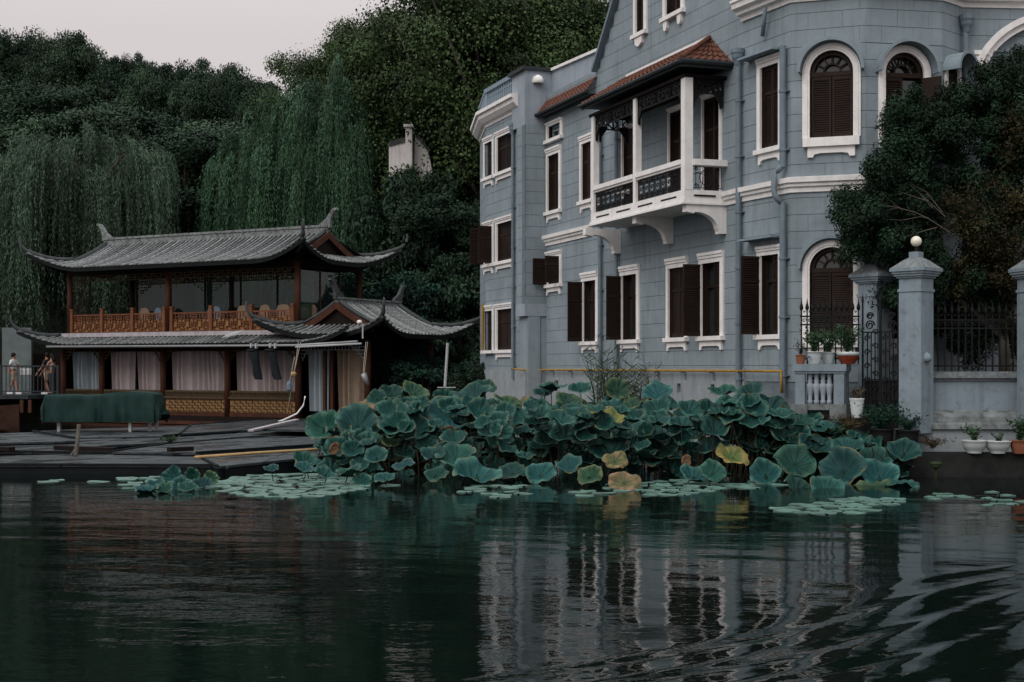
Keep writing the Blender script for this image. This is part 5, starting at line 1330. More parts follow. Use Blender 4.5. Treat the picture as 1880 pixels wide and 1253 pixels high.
pot(1495,671,30.55,.165,.27, deep, 'pot_white', 'white porcelain pot with blue print at the left on the pedestal', (75,.66,.36,10,.09,.03,'leaf_pot'), zb=zt0)
pot(1521,671,30.8,.15,.26, deep, 'pot_white', 'white pot in the middle on the pedestal, slightly behind the others', (60,.6,.34,10,.09,.03,'leaf_pot'), zb=zt0)
pot(1557,671,30.55,.235,.26, [(.6,0),(.6,.05),(.8,.3),(.97,.7),(1,.95),(1,1),(.93,.95)], 'pot_red', 'red and white glazed bowl with bushy plant at the right end of the pedestal', (110,.78,.46,11,.09,.028,'leaf_pot'), band=(.70,1.0,.99,1.02,'pot_white'), zb=zt0)
pot(1470,671,30.6,.11,.2, deep, 'pot_terracotta', 'small brown pot with dry straw at the left edge of the pedestal', (25,.45,.2,7,.10,.015,'straw'), zb=zt0)
m = MB(); c = Vector((at(1485,30.4), 30.385, zt0+.12)); m.lathe(tuple(c), [(.0,0),(.035,.01),(.035,.05),(.0,.06)], 8); q = m.build('blue_print', 'pot_print', [o for o in bpy.data.objects if o.name == 'potted_plant'][0])
pot(1573,772,30.1,.15,.42, [(.7,0),(.75,.04),(.72,.08),(.8,.2),(.76,.24),(.86,.38),(.82,.42),(.92,.56),(.88,.6),(.98,.75),(.94,.8),(1.05,.93),(1.08,1),(.95,1)], 'pot_white', 'tall ribbed white pot on the ground below the pedestal', (30,.35,.22,7,.08,.03,'straw'), zb=P(0,768,30.1).z)
pot(1666,815,29.85,.24,.48, deep, 'pot_black', 'large black pot with a dark bush in front of the globe lamp pillar', (70,.5,.42,9,.08,.03,'leaf_hedge'), zb=.5)
pot(1618,800,29.95,.26,.5, deep, 'pot_black', 'wide black pot with a dense dark bush in front of the gate', (160,.75,.62,10,.08,.03,'leaf_hedge'), zb=.5)
pot(1789,828,29.6,.25,.28, bowl, 'pot_white', 'white porcelain bowl with a leafy plant on the quay, left of its twin', (22,.42,.32,8,.12,.035,'leaf_pot'), zb=.5)
pot(1832,829,29.55,.26,.27, bowl, 'pot_white', 'white porcelain bowl with short shoots beside the terracotta pot on the quay', (12,.25,.2,6,.10,.03,'leaf_pot'), zb=.5)
pot(1872,831,29.5,.2,.28, deep, 'pot_terracotta', 'terracotta pot with tall leafy plant at the right edge of the quay', (45,.72,.32,12,.12,.03,'leaf_pot'), zb=.5)
tf = thing('weed_clump', tuple(P(1570,790,29.9)), 'dry grass and weeds growing below the pedestal', 'weeds')
tuft(tuple(P(1555,800,29.95)), 160, .55, .45, 7, .14, .012, 'straw', tf); tuft(tuple(P(1530,805,29.9)), 60, .4, .4, 7, .08, .03, 'leaf_pot', tf)
tf = thing('weed_clump', tuple(P(1715,815,29.8)), 'dry grass tuft on the quay at the foot of the garden wall', 'weeds')
tuft(tuple(P(1712,822,29.8)), 90, .3, .5, 6, .12, .012, 'straw', tf)

# ------------------------------------------------------------------ vegetation
def crown(name, seed, rx, ry, rz, ncl, per, ls, matn, flat=.65, inner=.5, asp=.55, low=-.5):
    """crown centred on the origin: leaf clumps on an uneven ellipsoid"""
    g = np.random.default_rng(seed); cl = []
    while len(cl) < ncl:
        d = g.normal(size=3); d /= np.linalg.norm(d)
        if d[2] < low: continue
        k = inner+(1-inner)*g.uniform(0, 1)**.6
        if d[2] > .55: k = min(k, .86)
        lump = 1+.22*math.sin(d[0]*4.1+seed)*math.sin(d[1]*3.7+seed*2)+.12*math.sin(d[2]*7+seed)
        cl.append(np.array([d[0]*rx, d[1]*ry, d[2]*rz])*k*lump)
    cl = np.array(cl); rc = g.uniform(.5, 1.45, ncl)*min(rx, ry)*.23
    ci = np.repeat(np.arange(ncl), per); n = len(ci)
    d = g.normal(size=(n, 3)); d /= np.linalg.norm(d, axis=1, keepdims=True)
    rad = rc[ci]*g.uniform(.35, 1.12, n)
    C = cl[ci]+d*rad[:, None]*np.array([1.15, 1.15, flat])
    Nn = d*.7+np.array([0, 0, .55])+g.normal(size=(n, 3))*.55
    D = np.cross(Nn, g.normal(size=(n, 3)))+np.array([0, 0, -.15])
    ln = ls*g.uniform(.6, 1.3, n)
    V = leaf_quads(C, D, Nn, ln, ln*asp)
    tint = np.clip(.5+.2*g.normal(size=n)+.32*g.normal(size=ncl)[ci], 0, 1)
    return V, tint, cl
PROTO = {}
def tree_mesh(key, seed, rx, ry, rz, ncl, per, ls, matn, trunk_h, tr, barkm, **k):
    V, tint, cl = crown(key, seed, rx, ry, rz, ncl, per, ls, matn, **k)
    o = quads('crown', V+np.array([0, 0, trunk_h+rz*.55]), matn, tint=tint)
    m = MB(); g = random.Random(seed); top = trunk_h+rz*.8
    m.tube([(0,0,-2),(.1*tr,0,trunk_h*.5),(0,.2*tr,trunk_h),(0,0,top)], tr, 9, rr=[tr*1.2,tr,tr*.8,tr*.3])
    for c in cl[::max(1, len(cl)//16)]:
        z0 = g.uniform(trunk_h*.7, trunk_h+rz*.3); e = Vector(c)+Vector((0, 0, trunk_h+rz*.55)); s = Vector((0, 0, z0)); mid = s.lerp(e, .5)+Vector((g.uniform(-.3, .3), g.uniform(-.3, .3), -.15*rz*.3))
        m.tube([s, mid, e], .1, 6, rr=[tr*.45, tr*.25, tr*.08])
    t = m.build('trunk', barkm, smooth=True)
    PROTO[key] = [o.data, t.data]
    for q in (o, t): bpy.data.objects.remove(q)
def plant_tree(key, loc, label, scale=1, rot=0, group='trees on the hillside', name='broadleaf_tree', cat='tree', sz_=None):
    r = thing(name, loc, label, cat, group); r.rotation_euler = (0, 0, rot); s = sz_ or (scale,)*3; r.scale = s
    for nm, me in zip(('crown', 'trunk'), PROTO[key]):
        o = bpy.data.objects.new(nm, me); COL.objects.link(o); o.parent = r
    return r
tree_mesh('far1', 11, 5.2, 5.0, 5.2, 150, 420, .23, 'leaf_far', 5, .3, 'bark')
tree_mesh('far2', 23, 4.6, 4.8, 6.0, 140, 420, .23, 'leaf_dark', 6, .3, 'bark')
tree_mesh('plane', 37, 7.2, 6.5, 8.2, 300, 800, .155, 'leaf_plane', 7, .42, 'bark_pale', asp=.8)
tree_mesh('shrub', 41, 2.0, 1.8, 1.8, 60, 320, .15, 'leaf_hedge', .8, .1, 'bark', low=-.9)
tree_mesh('shrubd', 43, 2.0, 1.8, 1.8, 60, 300, .16, 'leaf_dark', .8, .1, 'bark', low=-.9)
def tree_top(key, px, pytop, Y_, hgt, wscale, label, **k):
    """tree whose top shows at (px,pytop)"""
    base = {'far1': 5+5.2*1.55+.6, 'far2': 6+6*1.55+.6, 'plane': 7+8.2*1.55+.8, 'shrub': .8+1.8*1.55+.2, 'shrubd': .8+1.8*1.55+.2}[key]
    zt = P(px, pytop, Y_).z; s = hgt/base; x_ = (px-CX)/F*Y_
    return plant_tree(key, (x_, Y_, zt-hgt), label, rot=rng.uniform(0, 6.28), sz_=(wscale, wscale, s), **k)
sky_trees = [('far2', 12, 42, 92, 15, .62, 'tall dark tree at the far left, first on the skyline'),
 ('far1', 78, 78, 90, 14, .42, 'small rounded tree top just right of the first one on the skyline'),
 ('far1', 142, 70, 90, 14, .55, 'round headed tree on the skyline above the middle of the left willow'),
 ('far2', 196, 104, 91, 14, .45, 'tree on the skyline left of the narrow pointed one'),
 ('far2', 236, 96, 92, 14, .34, 'narrow pointed tree rising between two rounded ones on the skyline'),
 ('far1', 284, 116, 86, 14, .50, 'rounded tree on the skyline right of the narrow pointed one'),
 ('far2', 345, 108, 86, 14, .52, 'highest rounded tree in the middle of the left skyline'),
 ('far1', 402, 124, 84, 13, .50, 'rounded tree on the skyline where it starts to slope down'),
 ('far2', 450, 134, 84, 13, .50, 'dark tree sloping down towards the gap in the skyline'),
 ('far1', 492, 168, 82, 12, .40, 'last low tree of the left skyline next to the gap of sky'),
 ('far1', -60, 55, 90, 14, .8, 'tree cut off by the left edge of the picture'),
 ('far2', 90, 130, 84, 12, .8, 'lower tree standing in front of the left skyline trees'),
 ('far1', 20, 150, 84, 12, .8, 'lower tree below the tall tree at the far left'),
 ('far1', 180, 175, 80, 11, .9, 'dark tree below the skyline above the left willow'),
 ('far2', 270, 190, 80, 11, .9, 'dark tree above the right half of the left willow'),
 ('far1', 420, 200, 78, 11, .9, 'dark tree behind the left side of the tall willow'),
 ('far2', 350, 235, 76, 10, .9, 'dark tree filling the dip between the two willows'),
 ('far1', 10, 215, 78, 10, 1.0, 'lower bushy tree above the left willow at the edge'),
 ('far2', 330, 330, 74, 8, 1.0, 'dark tree behind the boat roof between the willows')]
for i, t in enumerate(sky_trees): tree_top(t[0], t[1], t[2]-(34 if i < 11 else 12), *t[3:])
pl = [('plane', 855, -70, 78, 21, 1.0, 'big plane tree with olive leaves above the white gabled house'),
 ('plane', 930, -150, 70, 22, .95, 'big plane tree filling the top middle of the picture'),
 ('plane', 1010, -80, 74, 20, 1.0, 'big plane tree rising behind the flat roof of the blue house'),
 ('plane', 1110, -60, 80, 20, 1.0, 'farther plane tree right behind the blue house gable'),
 ('plane', 668, -22, 77, 18, .60, 'smaller plane tree whose branches hang into the open sky')]
for t in pl: tree_top(*t, group='plane trees on the slope')
for t in (('far2', 850, 240, 72, 11, .9, 'dark tree in shade beneath the plane trees beside the white gable'), ('far2', 850, 330, 64, 10, .8, 'dark tree right against the left end of the blue house')): tree_top(*t)
# willows
def willow(px, pytop, Y_, rx, ry, rz, zlow, nst, matn, label, seed):
    g = np.random.default_rng(seed); zt = P(px, pytop, Y_).z; x_ = (px-CX)/F*Y_; gz = float(hillz(x_, Y_)) if Y_ > 62 else 1.1
    r = thing('willow_tree', (x_, Y_, gz), label, 'tree'); c = np.array([x_, Y_, zt-rz])
    C = []; D = []; LN = []; TT_ = []
    for i in range(nst):
        if i % 26 == 0: ath, ak, ar, al, at_ = g.uniform(0, 2*math.pi), g.uniform(0, 1)**.5, g.uniform(.70, 1.04), g.uniform(.55, 1.25), g.uniform(.05, .95)
        th = ath+g.normal()*.085; k = min(1, max(0, ak+g.normal()*.045)); ph = k*math.pi/2*.98
        lump = 1+.11*math.sin(th*5+seed)+.08*math.sin(th*11+ph*6)
        p = c+np.array([math.cos(th)*math.sin(ph)*rx, math.sin(th)*math.sin(ph)*ry, math.cos(ph)*rz])*lump*(ar+g.normal()*.015)
        avail = p[2]-zlow; L_ = min(avail*g.uniform(.85, 1), al*g.uniform(2.4, 4.6) + (k**3)*g.uniform(1, 6)); 
        if L_ < .5: continue
        n = int(L_/.085); t = np.linspace(0, 1, n); sw = g.normal(size=2)*.10*L_*.35
        outw = np.array([math.cos(th), math.sin(th)])*.5
        xx = p[0]+outw[0]*(1-np.exp(-t*4))*.9+sw[0]*t*t; yy = p[1]+outw[1]*(1-np.exp(-t*4))*.9+sw[1]*t*t; zz_ = p[2]+.25*np.sin(t*2.2)*(1-t)-L_*t**1.15
        q = np.stack([xx, yy, zz_], 1)+g.normal(size=(n, 3))*.035
        C.append(q); d = np.gradient(np.stack([xx, yy, zz_], 1), axis=0) if n > 2 else np.tile([0,0,-1.], (n,1)); d /= np.linalg.norm(d, axis=1, keepdims=True)+1e-9
        D.append(d+g.normal(size=(n, 3))*.35); TT_.append(np.clip(np.full(n, at_+g.normal()*.1)+g.normal(size=n)*.12, 0, 1))
    C = np.concatenate(C); D = np.concatenate(D); TT_ = np.concatenate(TT_)
    V = leaf_quads(C, D, rvec(len(C)), .21*g.uniform(.7, 1.3, len(C)), .042*g.uniform(.7, 1.3, len(C)))
    quads('crown', V, matn, r, tint=TT_)
    m = MB(); cz = c[2]
    m.tube([(x_,Y_,gz-1),(x_+.3,Y_,gz+(cz-gz)*.5),(x_,Y_,cz)], .4, 9, rr=[.55,.42,.3])
    for i in range(9):
        th = i*2.4; e = (x_+math.cos(th)*rx*.6, Y_+math.sin(th)*ry*.6, cz+rz*.55); m.tube([(x_,Y_,cz-1),(x_+math.cos(th)*rx*.3, Y_+math.sin(th)*ry*.3, cz+rz*.2), e], .1, 6, rr=[.2,.12,.04])
    m.build('trunk', 'bark', r, smooth=True)
willow(150, 235, 68, 4.6, 3.5, 3.2, 3.0, 3000, 'leaf_willow_dry', 'weeping willow with long trailing strands behind the left end of the boat', 5)
willow(-60, 240, 70, 3.6, 3.2, 3.0, 3.0, 1500, 'leaf_willow_dry', 'weeping willow cut off by the left edge of the picture', 6)
willow(604, 126, 70, 4.0, 3.0, 5.8, 5.2, 3600, 'leaf_willow', 'tall bright green weeping willow rising above the right end of the boat roof', 8)
willow(470, 230, 71, 2.2, 2.4, 3.4, 5.2, 1500, 'leaf_willow', 'smaller weeping willow just left of the tall one behind the boat roof', 9)
# shrubs between boat and house
sh = [(650,455,63,5.5,1.2),(738,272,64.0,8,1.0),(806,284,63.6,8,1.05),(835,440,61,6,1.1),(690,560,58.5,4.2,1.1),(745,480,60,5,1.2),(806,545,60.5,4.5,1.1),(884,596,57.2,3.9,.8),(735,620,56.5,3.2,1.0),(880,655,52.0,2.2,.5),(790,650,54,3,.9),(700,660,59,2.8,1.0),(760,690,57.8,2.2,.9),(850,676,57.2,2.0,.8)]
dsc = ['tall shrub beside the boat roof corner', 'highest shrub below the white gable', 'dark shrub under the plane trees', 'shrub hanging over towards the open shutters of the house', 'leafy shrub behind the small boat roof', 'broad leafed shrub above the small boat roof', 'shrub right of the small boat roof tip', 'shrub next to the yellow riser pipe', 'shrub seen below the right eave of the boat', 'small bush at the house corner by the gas pipe', 'bush behind the white pole', 'dark bush seen between the boat columns', 'low bush behind the lotus by the boat', 'low bush between the white pole and the house']
for i, (px, py, Y_, h, w_) in enumerate(sh):
    tree_top('shrub' if i in (4,5,8,10) else 'shrubd', px, py, Y_, h, w_, dsc[i], group='shrubs between boat and house', name='shrub', cat='shrub')
m = MB(); m.slab([(-8,59.8),(-4.5,56.5),(-1.9,52.6),(-1.5,57),(0,60),(0,63),(-8,63)], -1, .9); tag(m.build('shore', 'soil'), 'earth shore between boat and house', kind='structure')
# white gabled house on the slope
wh = thing('white_house', tuple(P(750,290,66)), 'small white gabled house with a chimney half hidden by trees on the slope', 'house')
m = MB(); q = P(714,0,66).x; w1 = P(758,0,66).x; zb_ = P(0,345,66).z; m.prism([(q,zb_),(w1,zb_),(w1,P(0,248,66).z),(q,P(0,262,66).z)], 66, 66.3); m.prism([(w1,zb_),(P(800,0,66).x,zb_),(P(786,0,66).x,P(0,278,66).z),(w1+.1,P(0,240,66).z)], 66.1, 66.4); m.build('wall', 'far_white', wh)
m = MB(); c = P(751,235,65.8); m.box(c.x-.15, c.x+.15, 65.6, 66, zb_, c.z); m.box(c.x-.24, c.x+.24, 65.5, 66.1, c.z, c.z+.12); m.build('chimney', 'far_white', wh)
m = MB(); m.bar((w1+.0,66.2,P(0,238,66).z), (P(788,0,66).x,66.2,P(0,278,66).z), .5, .12); m.build('roof', 'gutter', wh)
m = MB(); 
for i in range(3): z = P(0,262+i*4,66).z; m.bar((q,65.97,z+i*.02),(w1-.3,65.97,z+.25),.05)
m.build('eave_moulding', 'gutter', wh)
# big dark osmanthus tree on the right
def bush_at(px, py, Y_): return np.array(P(px, py, Y_))
ot = thing('evergreen_tree', tuple(P(1850,690,31.6)), 'large dark dense evergreen tree hiding the right corner of the blue house', 'tree')
g = np.random.default_rng(77); V_ = []; T_ = []; cls = []
for (px, py, rpx, n, Y_) in ((1640,400,85,16,31.2),(1700,300,105,22,31.4),(1770,230,90,20,31.6),(1660,480,75,12,31.0),(1760,420,115,22,31.2),(1840,330,110,20,31.4),(1850,200,80,16,31.6),(1730,500,90,14,31.2),(1610,330,60,10,31.3),(1590,400,45,8,31.1),(1820,520,80,14,31.3),(1690,215,60,8,31.6),(1650,260,55,8,31.5),(1790,590,70,12,31.9),(1860,600,60,10,31.9),(1740,580,50,8,31.9),(1850,150,60,12,31.7),(1800,175,60,10,31.7),(1890,250,70,12,31.6),(1730,250,60,8,31.6),(1575,380,40,6,31.1),(1568,435,32,4,31.1),(1830,380,80,14,31.7),(1850,230,70,12,31.6)):
    c0 = bush_at(px, py, Y_); R_ = rpx*Y_/F
    for i in range(n):
        d = g.normal(size=3); d /= np.linalg.norm(d); cc = c0+d*np.array([R_, .8, R_])*g.uniform(.35, 1); cls.append(cc)
        k = 800; rr_ = g.uniform(.22, .42); dd = g.normal(size=(k, 3)); dd /= np.linalg.norm(dd, axis=1, keepdims=True)
        C = cc+dd*rr_*g.uniform(.3, 1.1, k)[:, None]; Nn = dd+np.array([0,0,.6])+g.normal(size=(k,3))*.5; D = np.cross(Nn, g.normal(size=(k,3)))
        ln = .08*g.uniform(.6, 1.3, k); V_.append(leaf_quads(C, D, Nn, ln, ln*.42)); T_.append(np.clip(g.normal(.5, .3)+g.normal(size=k)*.2, 0, 1))
quads('crown', np.concatenate(V_), 'leaf_osmanthus', ot, tint=np.concatenate(T_))
m = MB(); b0 = P(1850,690,31.6)
for tx, ty_ in ((1700,400),(1780,300),(1850,330),(1640,420),(1760,480)):
    e = P(tx, ty_, 31.4); m.tube([b0+Vector((0,0,-.3)), b0+Vector((-.1,0,.9)), b0.lerp(e, .6)+Vector((.1,0,0)), e], .1, 8, rr=[.13,.11,.06,.02])
m.build('trunk', 'bark_pale', ot, smooth=True)
bz = thing('bronze_tree', tuple(P(1895,690,31.0)), 'bronze tinged tree with bare twigs before the dark evergreen at the right edge', 'tree')
V_ = []; T_ = []
for (px, py, rpx, n, Y_) in ((1850,420,100,26,30.9),(1800,490,75,16,30.8),(1870,260,60,10,31.1),(1880,550,60,12,30.9),(1770,400,50,5,30.7)):
    c0 = bush_at(px, py, Y_); R_ = rpx*Y_/F
    for i in range(n):
        d = g.normal(size=3); d /= np.linalg.norm(d); cc = c0+d*np.array([R_, .5, R_])*g.uniform(.3, 1); k = 260; rr_ = g.uniform(.25, .45)
        dd = g.normal(size=(k, 3)); dd /= np.linalg.norm(dd, axis=1, keepdims=True); C = cc+dd*rr_*g.uniform(.2, 1.1, k)[:, None]; Nn = dd+g.normal(size=(k,3))*.7; D = np.cross(Nn, g.normal(size=(k,3)))
        ln = .08*g.uniform(.6, 1.3, k); V_.append(leaf_quads(C, D, Nn, ln, ln*.5)); T_.append(np.clip(g.normal(.5, .3)+g.normal(size=k)*.2, 0, 1))
quads('crown', np.concatenate(V_), 'leaf_bronze', bz, tint=np.concatenate(T_))
m = MB(); b0 = P(1890,690,31.0); m.tube([b0, P(1870,600,31), P(1850,480,30.9)], .08, 8, rr=[.1,.08,.04]); m.build('trunk', 'bark_pale', bz, smooth=True)
m = MB()
for pl_ in ([(1745,428),(1705,402),(1690,398),(1655,405),(1622,402)], [(1705,402),(1680,390),(1650,382),(1610,390)], [(1680,390),(1640,380),(1618,376)], [(1735,398),(1705,370),(1668,338)], [(1705,370),(1680,362),(1650,352)], [(1730,390),(1700,352),(1672,338)], [(1720,418),(1690,426),(1660,436)], [(1655,384),(1640,375)], [(1712,382),(1690,358)]):
    m.tube([P(x_, y_, 30.35+.1*i*.3) for i, (x_, y_) in enumerate(pl_)], .01, 5, rr=list(np.linspace(.011, .003, len(pl_))))
m.build('bare_twig', 'twig', bz)
# reeds by the house wall
rd = thing('reed_clump', tuple(P(1150,720,38.5)), 'clump of tall thin green reeds growing by the house wall behind the lotus', 'reeds')
C = []; D = []; W2 = []; LN = []
m = MB()
for i in range(75):
    px = rng.uniform(1092, 1205); Y_ = rng.uniform(38.2, 39.6); b0 = P(px, 720, Y_); b0.z = 0.6; h = rng.uniform(1.4, 2.6)*(.8+.25*math.sin((px-1090)*.06)); ln_ = Vector((rng.normal()*.32, rng.normal()*.1, 0))
    pp = [b0+ln_*t*t+Vector((0,0,h*t)) for t in np.linspace(0, 1, 5)]; m.tube(pp, .008, 4, rr=[.010,.009,.008,.006,.003])
    for t in np.arange(.25, 1.0, .09):
        p = b0+ln_*t*t+Vector((0,0,h*t)); sd = rng.choice([-1,1]); d = Vector((sd*.8+rng.normal()*.2, rng.normal()*.4, .55)).normalized(); l_ = rng.uniform(.25,.45); C.append(tuple(p+d*l_/2)); D.append(tuple(d)); LN.append(l_)
C = np.array(C); D = np.array(D); LN = np.array(LN)
quads('blades', leaf_quads(C, D, rvec(len(C)), LN, .035), 'reed', rd, tint=rng.uniform(0,1,len(C)))['kind'] = 'stuff'; m.build('stems', 'reed', rd)

# ------------------------------------------------------------------ lotus
def lotus_mesh(seed, matn, curl=.0, deep=.2):
    g = random.Random(seed); nr, na = 8, 44; vs = [(0,0,-deep)]; uv = {0:(0,0)}
    ph = [g.uniform(0, 6.28) for _ in range(6)]; notch = g.uniform(0, 6.28)
    for i in range(1, nr+1):
        r = i/nr
        for k in range(na):
            t = 2*math.pi*k/na
            rim = 1+.05*math.sin(2*t+ph[0])+.04*math.sin(3*t+ph[1])+.03*math.sin(7*t+ph[2])-.07*math.exp(-((math.sin((t-notch)/2))/.12)**2)
            rr_ = r*.5*rim*(1-.10*curl*r)
            z = -deep*1.9*(1-r*r)**1.3-.30*max(0, r-.80)**1.15
            wav = (r**2.6)*(.05*math.sin(3*t+ph[3])+.035*math.sin(5*t+ph[4])+.020*math.sin(9*t+ph[5])+.010*math.sin(14*t+ph[1]))
            z += wav - curl*.22*max(0, r-.6)**1.3*(1+.6*math.sin(2*t+ph[2]))-.06*max(0, r-.82)
            vs.append((rr_*math.cos(t), rr_*math.sin(t), z*.9)); uv[len(vs)-1] = (k/na, r)
    fs = [(0, 1+k, 1+(k+1)%na) for k in range(na)]
    for i in range(1, nr):
        for k in range(na): a = 1+(i-1)*na+k; b = 1+(i-1)*na+(k+1)%na; fs.append((a, a+na, b+na, b))
    me = bpy.data.meshes.new('lotus_leaf'); me.from_pydata(vs, [], fs); me.materials.append(MATS[matn]); me.polygons.foreach_set('use_smooth', [True]*len(fs))
    ul = me.uv_layers.new(name='polar')
    for p in me.polygons:
        lis = list(p.loop_indices); us = [uv[me.loops[l].vertex_index] for l in lis]
        mxu = max(u[0] for u in us if True)
        for l, u in zip(lis, us):
            x_ = u[0]
            if mxu > .9 and x_ < .1: x_ += 1
            ul.data[l].uv = (x_, u[1])
    return me
LM = {'g': [lotus_mesh(i, 'lotus', curl=(.15 if i % 3 else .9), deep=.12+.03*(i % 4)) for i in range(12)],
      'y': [lotus_mesh(40+i, 'lotus_yellow', .5, .12) for i in range(3)],
      'p': [lotus_mesh(50+i, 'lotus_pale', .6, .14) for i in range(4)],
      'b': [lotus_mesh(60+i, 'lotus_brown', 1.4, .12) for i in range(3)]}
def bed(name, loc, label): return thing(name, loc, label, 'lotus plants')
bed1 = bed('lotus_bed', (4, 30, 0), 'large dense bed of tall blue green lotus leaves in front of the blue house')
bed2 = bed('lotus_bed', (-7.3, 26.8, 0), 'small low group of lotus leaves lying on the water in front of the platform')
stalks = {}
NL = [0]
def lleaf(bd, px, py, dpx, Y_, kind='g', tx=None, tz=None, label=None, sx=1.0, big_=False):
    """leaf facing with tilt tx towards the camera"""
    if NL[0] >= 300: return
    c = P(px, py, Y_); d = dpx*(1.27 if label is not None or big_ else 1.05)*Y_/F; me = random.choice(LM[kind]); NL[0] += 1
    o = bpy.data.objects.new('lotus_leaf', me); COL.objects.link(o); o.parent = bd; o.location = c-OFF[bd.name]
    tx = R(rng.uniform(12, 48)) if tx is None else R(tx)
    q = Matrix.Rotation(rng.normal()*.28 if tz is None else tz, 4, 'Z') @ Matrix.Rotation(rng.normal()*.16, 4, 'Y') @ Matrix.Rotation(tx, 4, 'X') @ Matrix.Rotation(rng.uniform(0, 6.28), 4, 'Z')
    o.rotation_euler = q.to_euler(); o.scale = (d*sx, d, d)
    if label: o['label'] = label
    ctr = c+(q @ Vector((0,0,-.17)))*d
    m = stalks.setdefault(bd.name, (bd, MB()))[1]; foot = Vector((c.x+rng.normal()*.12, c.y+.1+rng.normal()*.1, -.1))
    if ctr.z > .1: m.tube([foot, foot.lerp(ctr, .6)+Vector((rng.normal()*.04, 0, 0)), ctr], .011, 5)
def Yfr(py, px): return Yof(py, px)-.7+.35*math.sin(px*.9)
def Yof(py, px):                                            # front face of the bed: nearer when lower in the picture
    return 27.9+max(0, (882-py))*.036 if px < 1250 else 27.7+max(0, (890-py))*.030
big = [ # px, py, diameter, kind, tilt
 (655,767,70,'g',58),(588,777,56,'g',50),(735,767,66,'g',52),(775,782,42,'g',45),(822,752,68,'g',50),(865,716,60,'g',25),(765,714,42,'p',45),(718,717,36,'g',45),(690,727,34,'g',40),(745,742,50,'g',25),
 (720,807,34,'p',30),(965,757,66,'g',42),(887,735,46,'p',30),(935,730,50,'p',25),(905,760,40,'p',30),(1045,730,40,'p',35),(1000,710,40,'g',30),(890,707,36,'g',35),(1012,705,46,'g',25),(1065,707,36,'g',30),
 (998,782,46,'g',40),(918,802,42,'g',30),(835,830,58,'g',40),(878,855,80,'g',42),(795,828,40,'g',35),(690,832,38,'g',35),(800,865,40,'g',30),(938,860,48,'g',35),(992,862,50,'g',40),(1043,846,46,'g',55),(1080,868,44,'p',55),
 (1110,765,58,'y',42),(1135,710,44,'p',30),(1160,735,52,'p',28),(1075,798,46,'g',35),(1117,818,62,'g',35),(1165,783,60,'g',38),(1215,776,54,'p',38),(1210,818,52,'g',60),(1205,715,48,'g',30),(1255,770,50,'g',30),(1252,800,34,'g',30),
 (1328,712,48,'g',30),(1362,745,56,'g',42),(1375,712,46,'g',35),(1415,740,60,'g',25),(1300,812,58,'g',38),(1348,831,52,'y',50),(1310,860,46,'g',35),(1278,866,46,'g',40),(1404,862,54,'g',40),(1425,812,54,'g',32),(1398,800,54,'g',35),(1462,841,66,'g',32),(1500,810,54,'g',28),(1450,800,60,'g',30),(1543,850,78,'g',35),
 (1428,768,50,'g',50),(1600,800,58,'g',35),(1615,862,64,'g',40),(1608,835,54,'g',35),(1662,822,50,'g',35),(1555,812,50,'g',30),(1520,884,54,'g',25),(1470,888,50,'g',25),(1600,895,62,'p',55),(1655,880,56,'g',20),(1145,878,54,'b',45),(1130,840,44,'b',30),
 (560,855,34,'g',30),(600,862,40,'g',25),(640,858,40,'g',25),(560,838,34,'g',35),(498,856,24,'g',40),(665,880,30,'g',30),(705,872,34,'g',30),(740,850,36,'g',30)]
for (px, py, d_, k, t) in big:
    Y_ = Yfr(py, px); lleaf(bed1, px, py, d_, Y_-(.7 if k in 'yb' else 0), k, t*.80+rng.normal()*9, big_=True, label={'y':'yellow lotus leaf with a withered rim','b':'pinkish brown withered lotus leaf'}.get(k))
# filler leaves: sampled in plan so that they stand in depth
n = 0
while n < 212:
    py = rng.uniform(708, 870); px = rng.uniform(570, 1665); u = (px-570)/1095
    top = 712 if px > 700 else 712+(700-px)*.42
    if px > 1400: top = 735+(px-1400)*.27
    if py < top: continue
    back = rng.uniform(.8, 3.4)
    Y_ = Yof(py, px)+back*(1+.8*(880-py)/170)
    if px > 1250 and Y_ > 30.2+max(0, (1450-px))*.03: Y_ = 29.9
    z_ = P(0, py, Y_).z
    if z_ < .12: continue
    lleaf(bed1, px, py+rng.uniform(4, 16), rng.uniform(36, 60)*30/Y_*1.05, Y_, rng.choice(['g','g','g','g','g','g','p','g','g','b']) , rng.uniform(5, 45)); n += 1
for (px, py, d_, t) in ((268,893,44,10),(330,886,44,35),(312,872,40,60),(352,872,32,65),(300,893,38,20),(345,890,40,25),(386,878,30,70),(285,884,32,20),(372,884,34,30)):
    lleaf(bed2, px, py, d_, 6005/(py+9-674)*.985, 'p' if px == 386 else 'g', t)
for bd, m in stalks.values(): tag(m.build('stalks', 'lotus_stalk', bd), kind='stuff')
fb_v = []; fb_f = []; fb_u = []
for i in range(620):
    px = rng.uniform(600, 1655); Y_ = rng.uniform(28.6, 33 if px < 1300 else 29.9)
    zmax = (1.75 if px < 1400 else 1.75-.85*(px-1400)/260)-(.5 if px < 690 else 0); z_ = rng.uniform(.15, max(.3, zmax-.2)); Y_ += .75; d_ = rng.uniform(.38, .68)
    me = random.choice(LM['g']); q = Matrix.Rotation(rng.normal()*.5, 4, 'Z') @ Matrix.Rotation(R(rng.uniform(0, 55)), 4, 'X') @ Matrix.Rotation(rng.uniform(0, 6.28), 4, 'Z'); c = Vector(((px-CX)/F*Y_, Y_, z_)); n0 = len(fb_v)
    fb_v += [tuple(q @ (v.co*d_)+c-OFF[bed1.name]) for v in me.vertices]; fb_f += [tuple(n0+k for k in p.vertices) for p in me.polygons]; fb_u += [tuple(u.uv) for u in me.uv_layers[0].data]
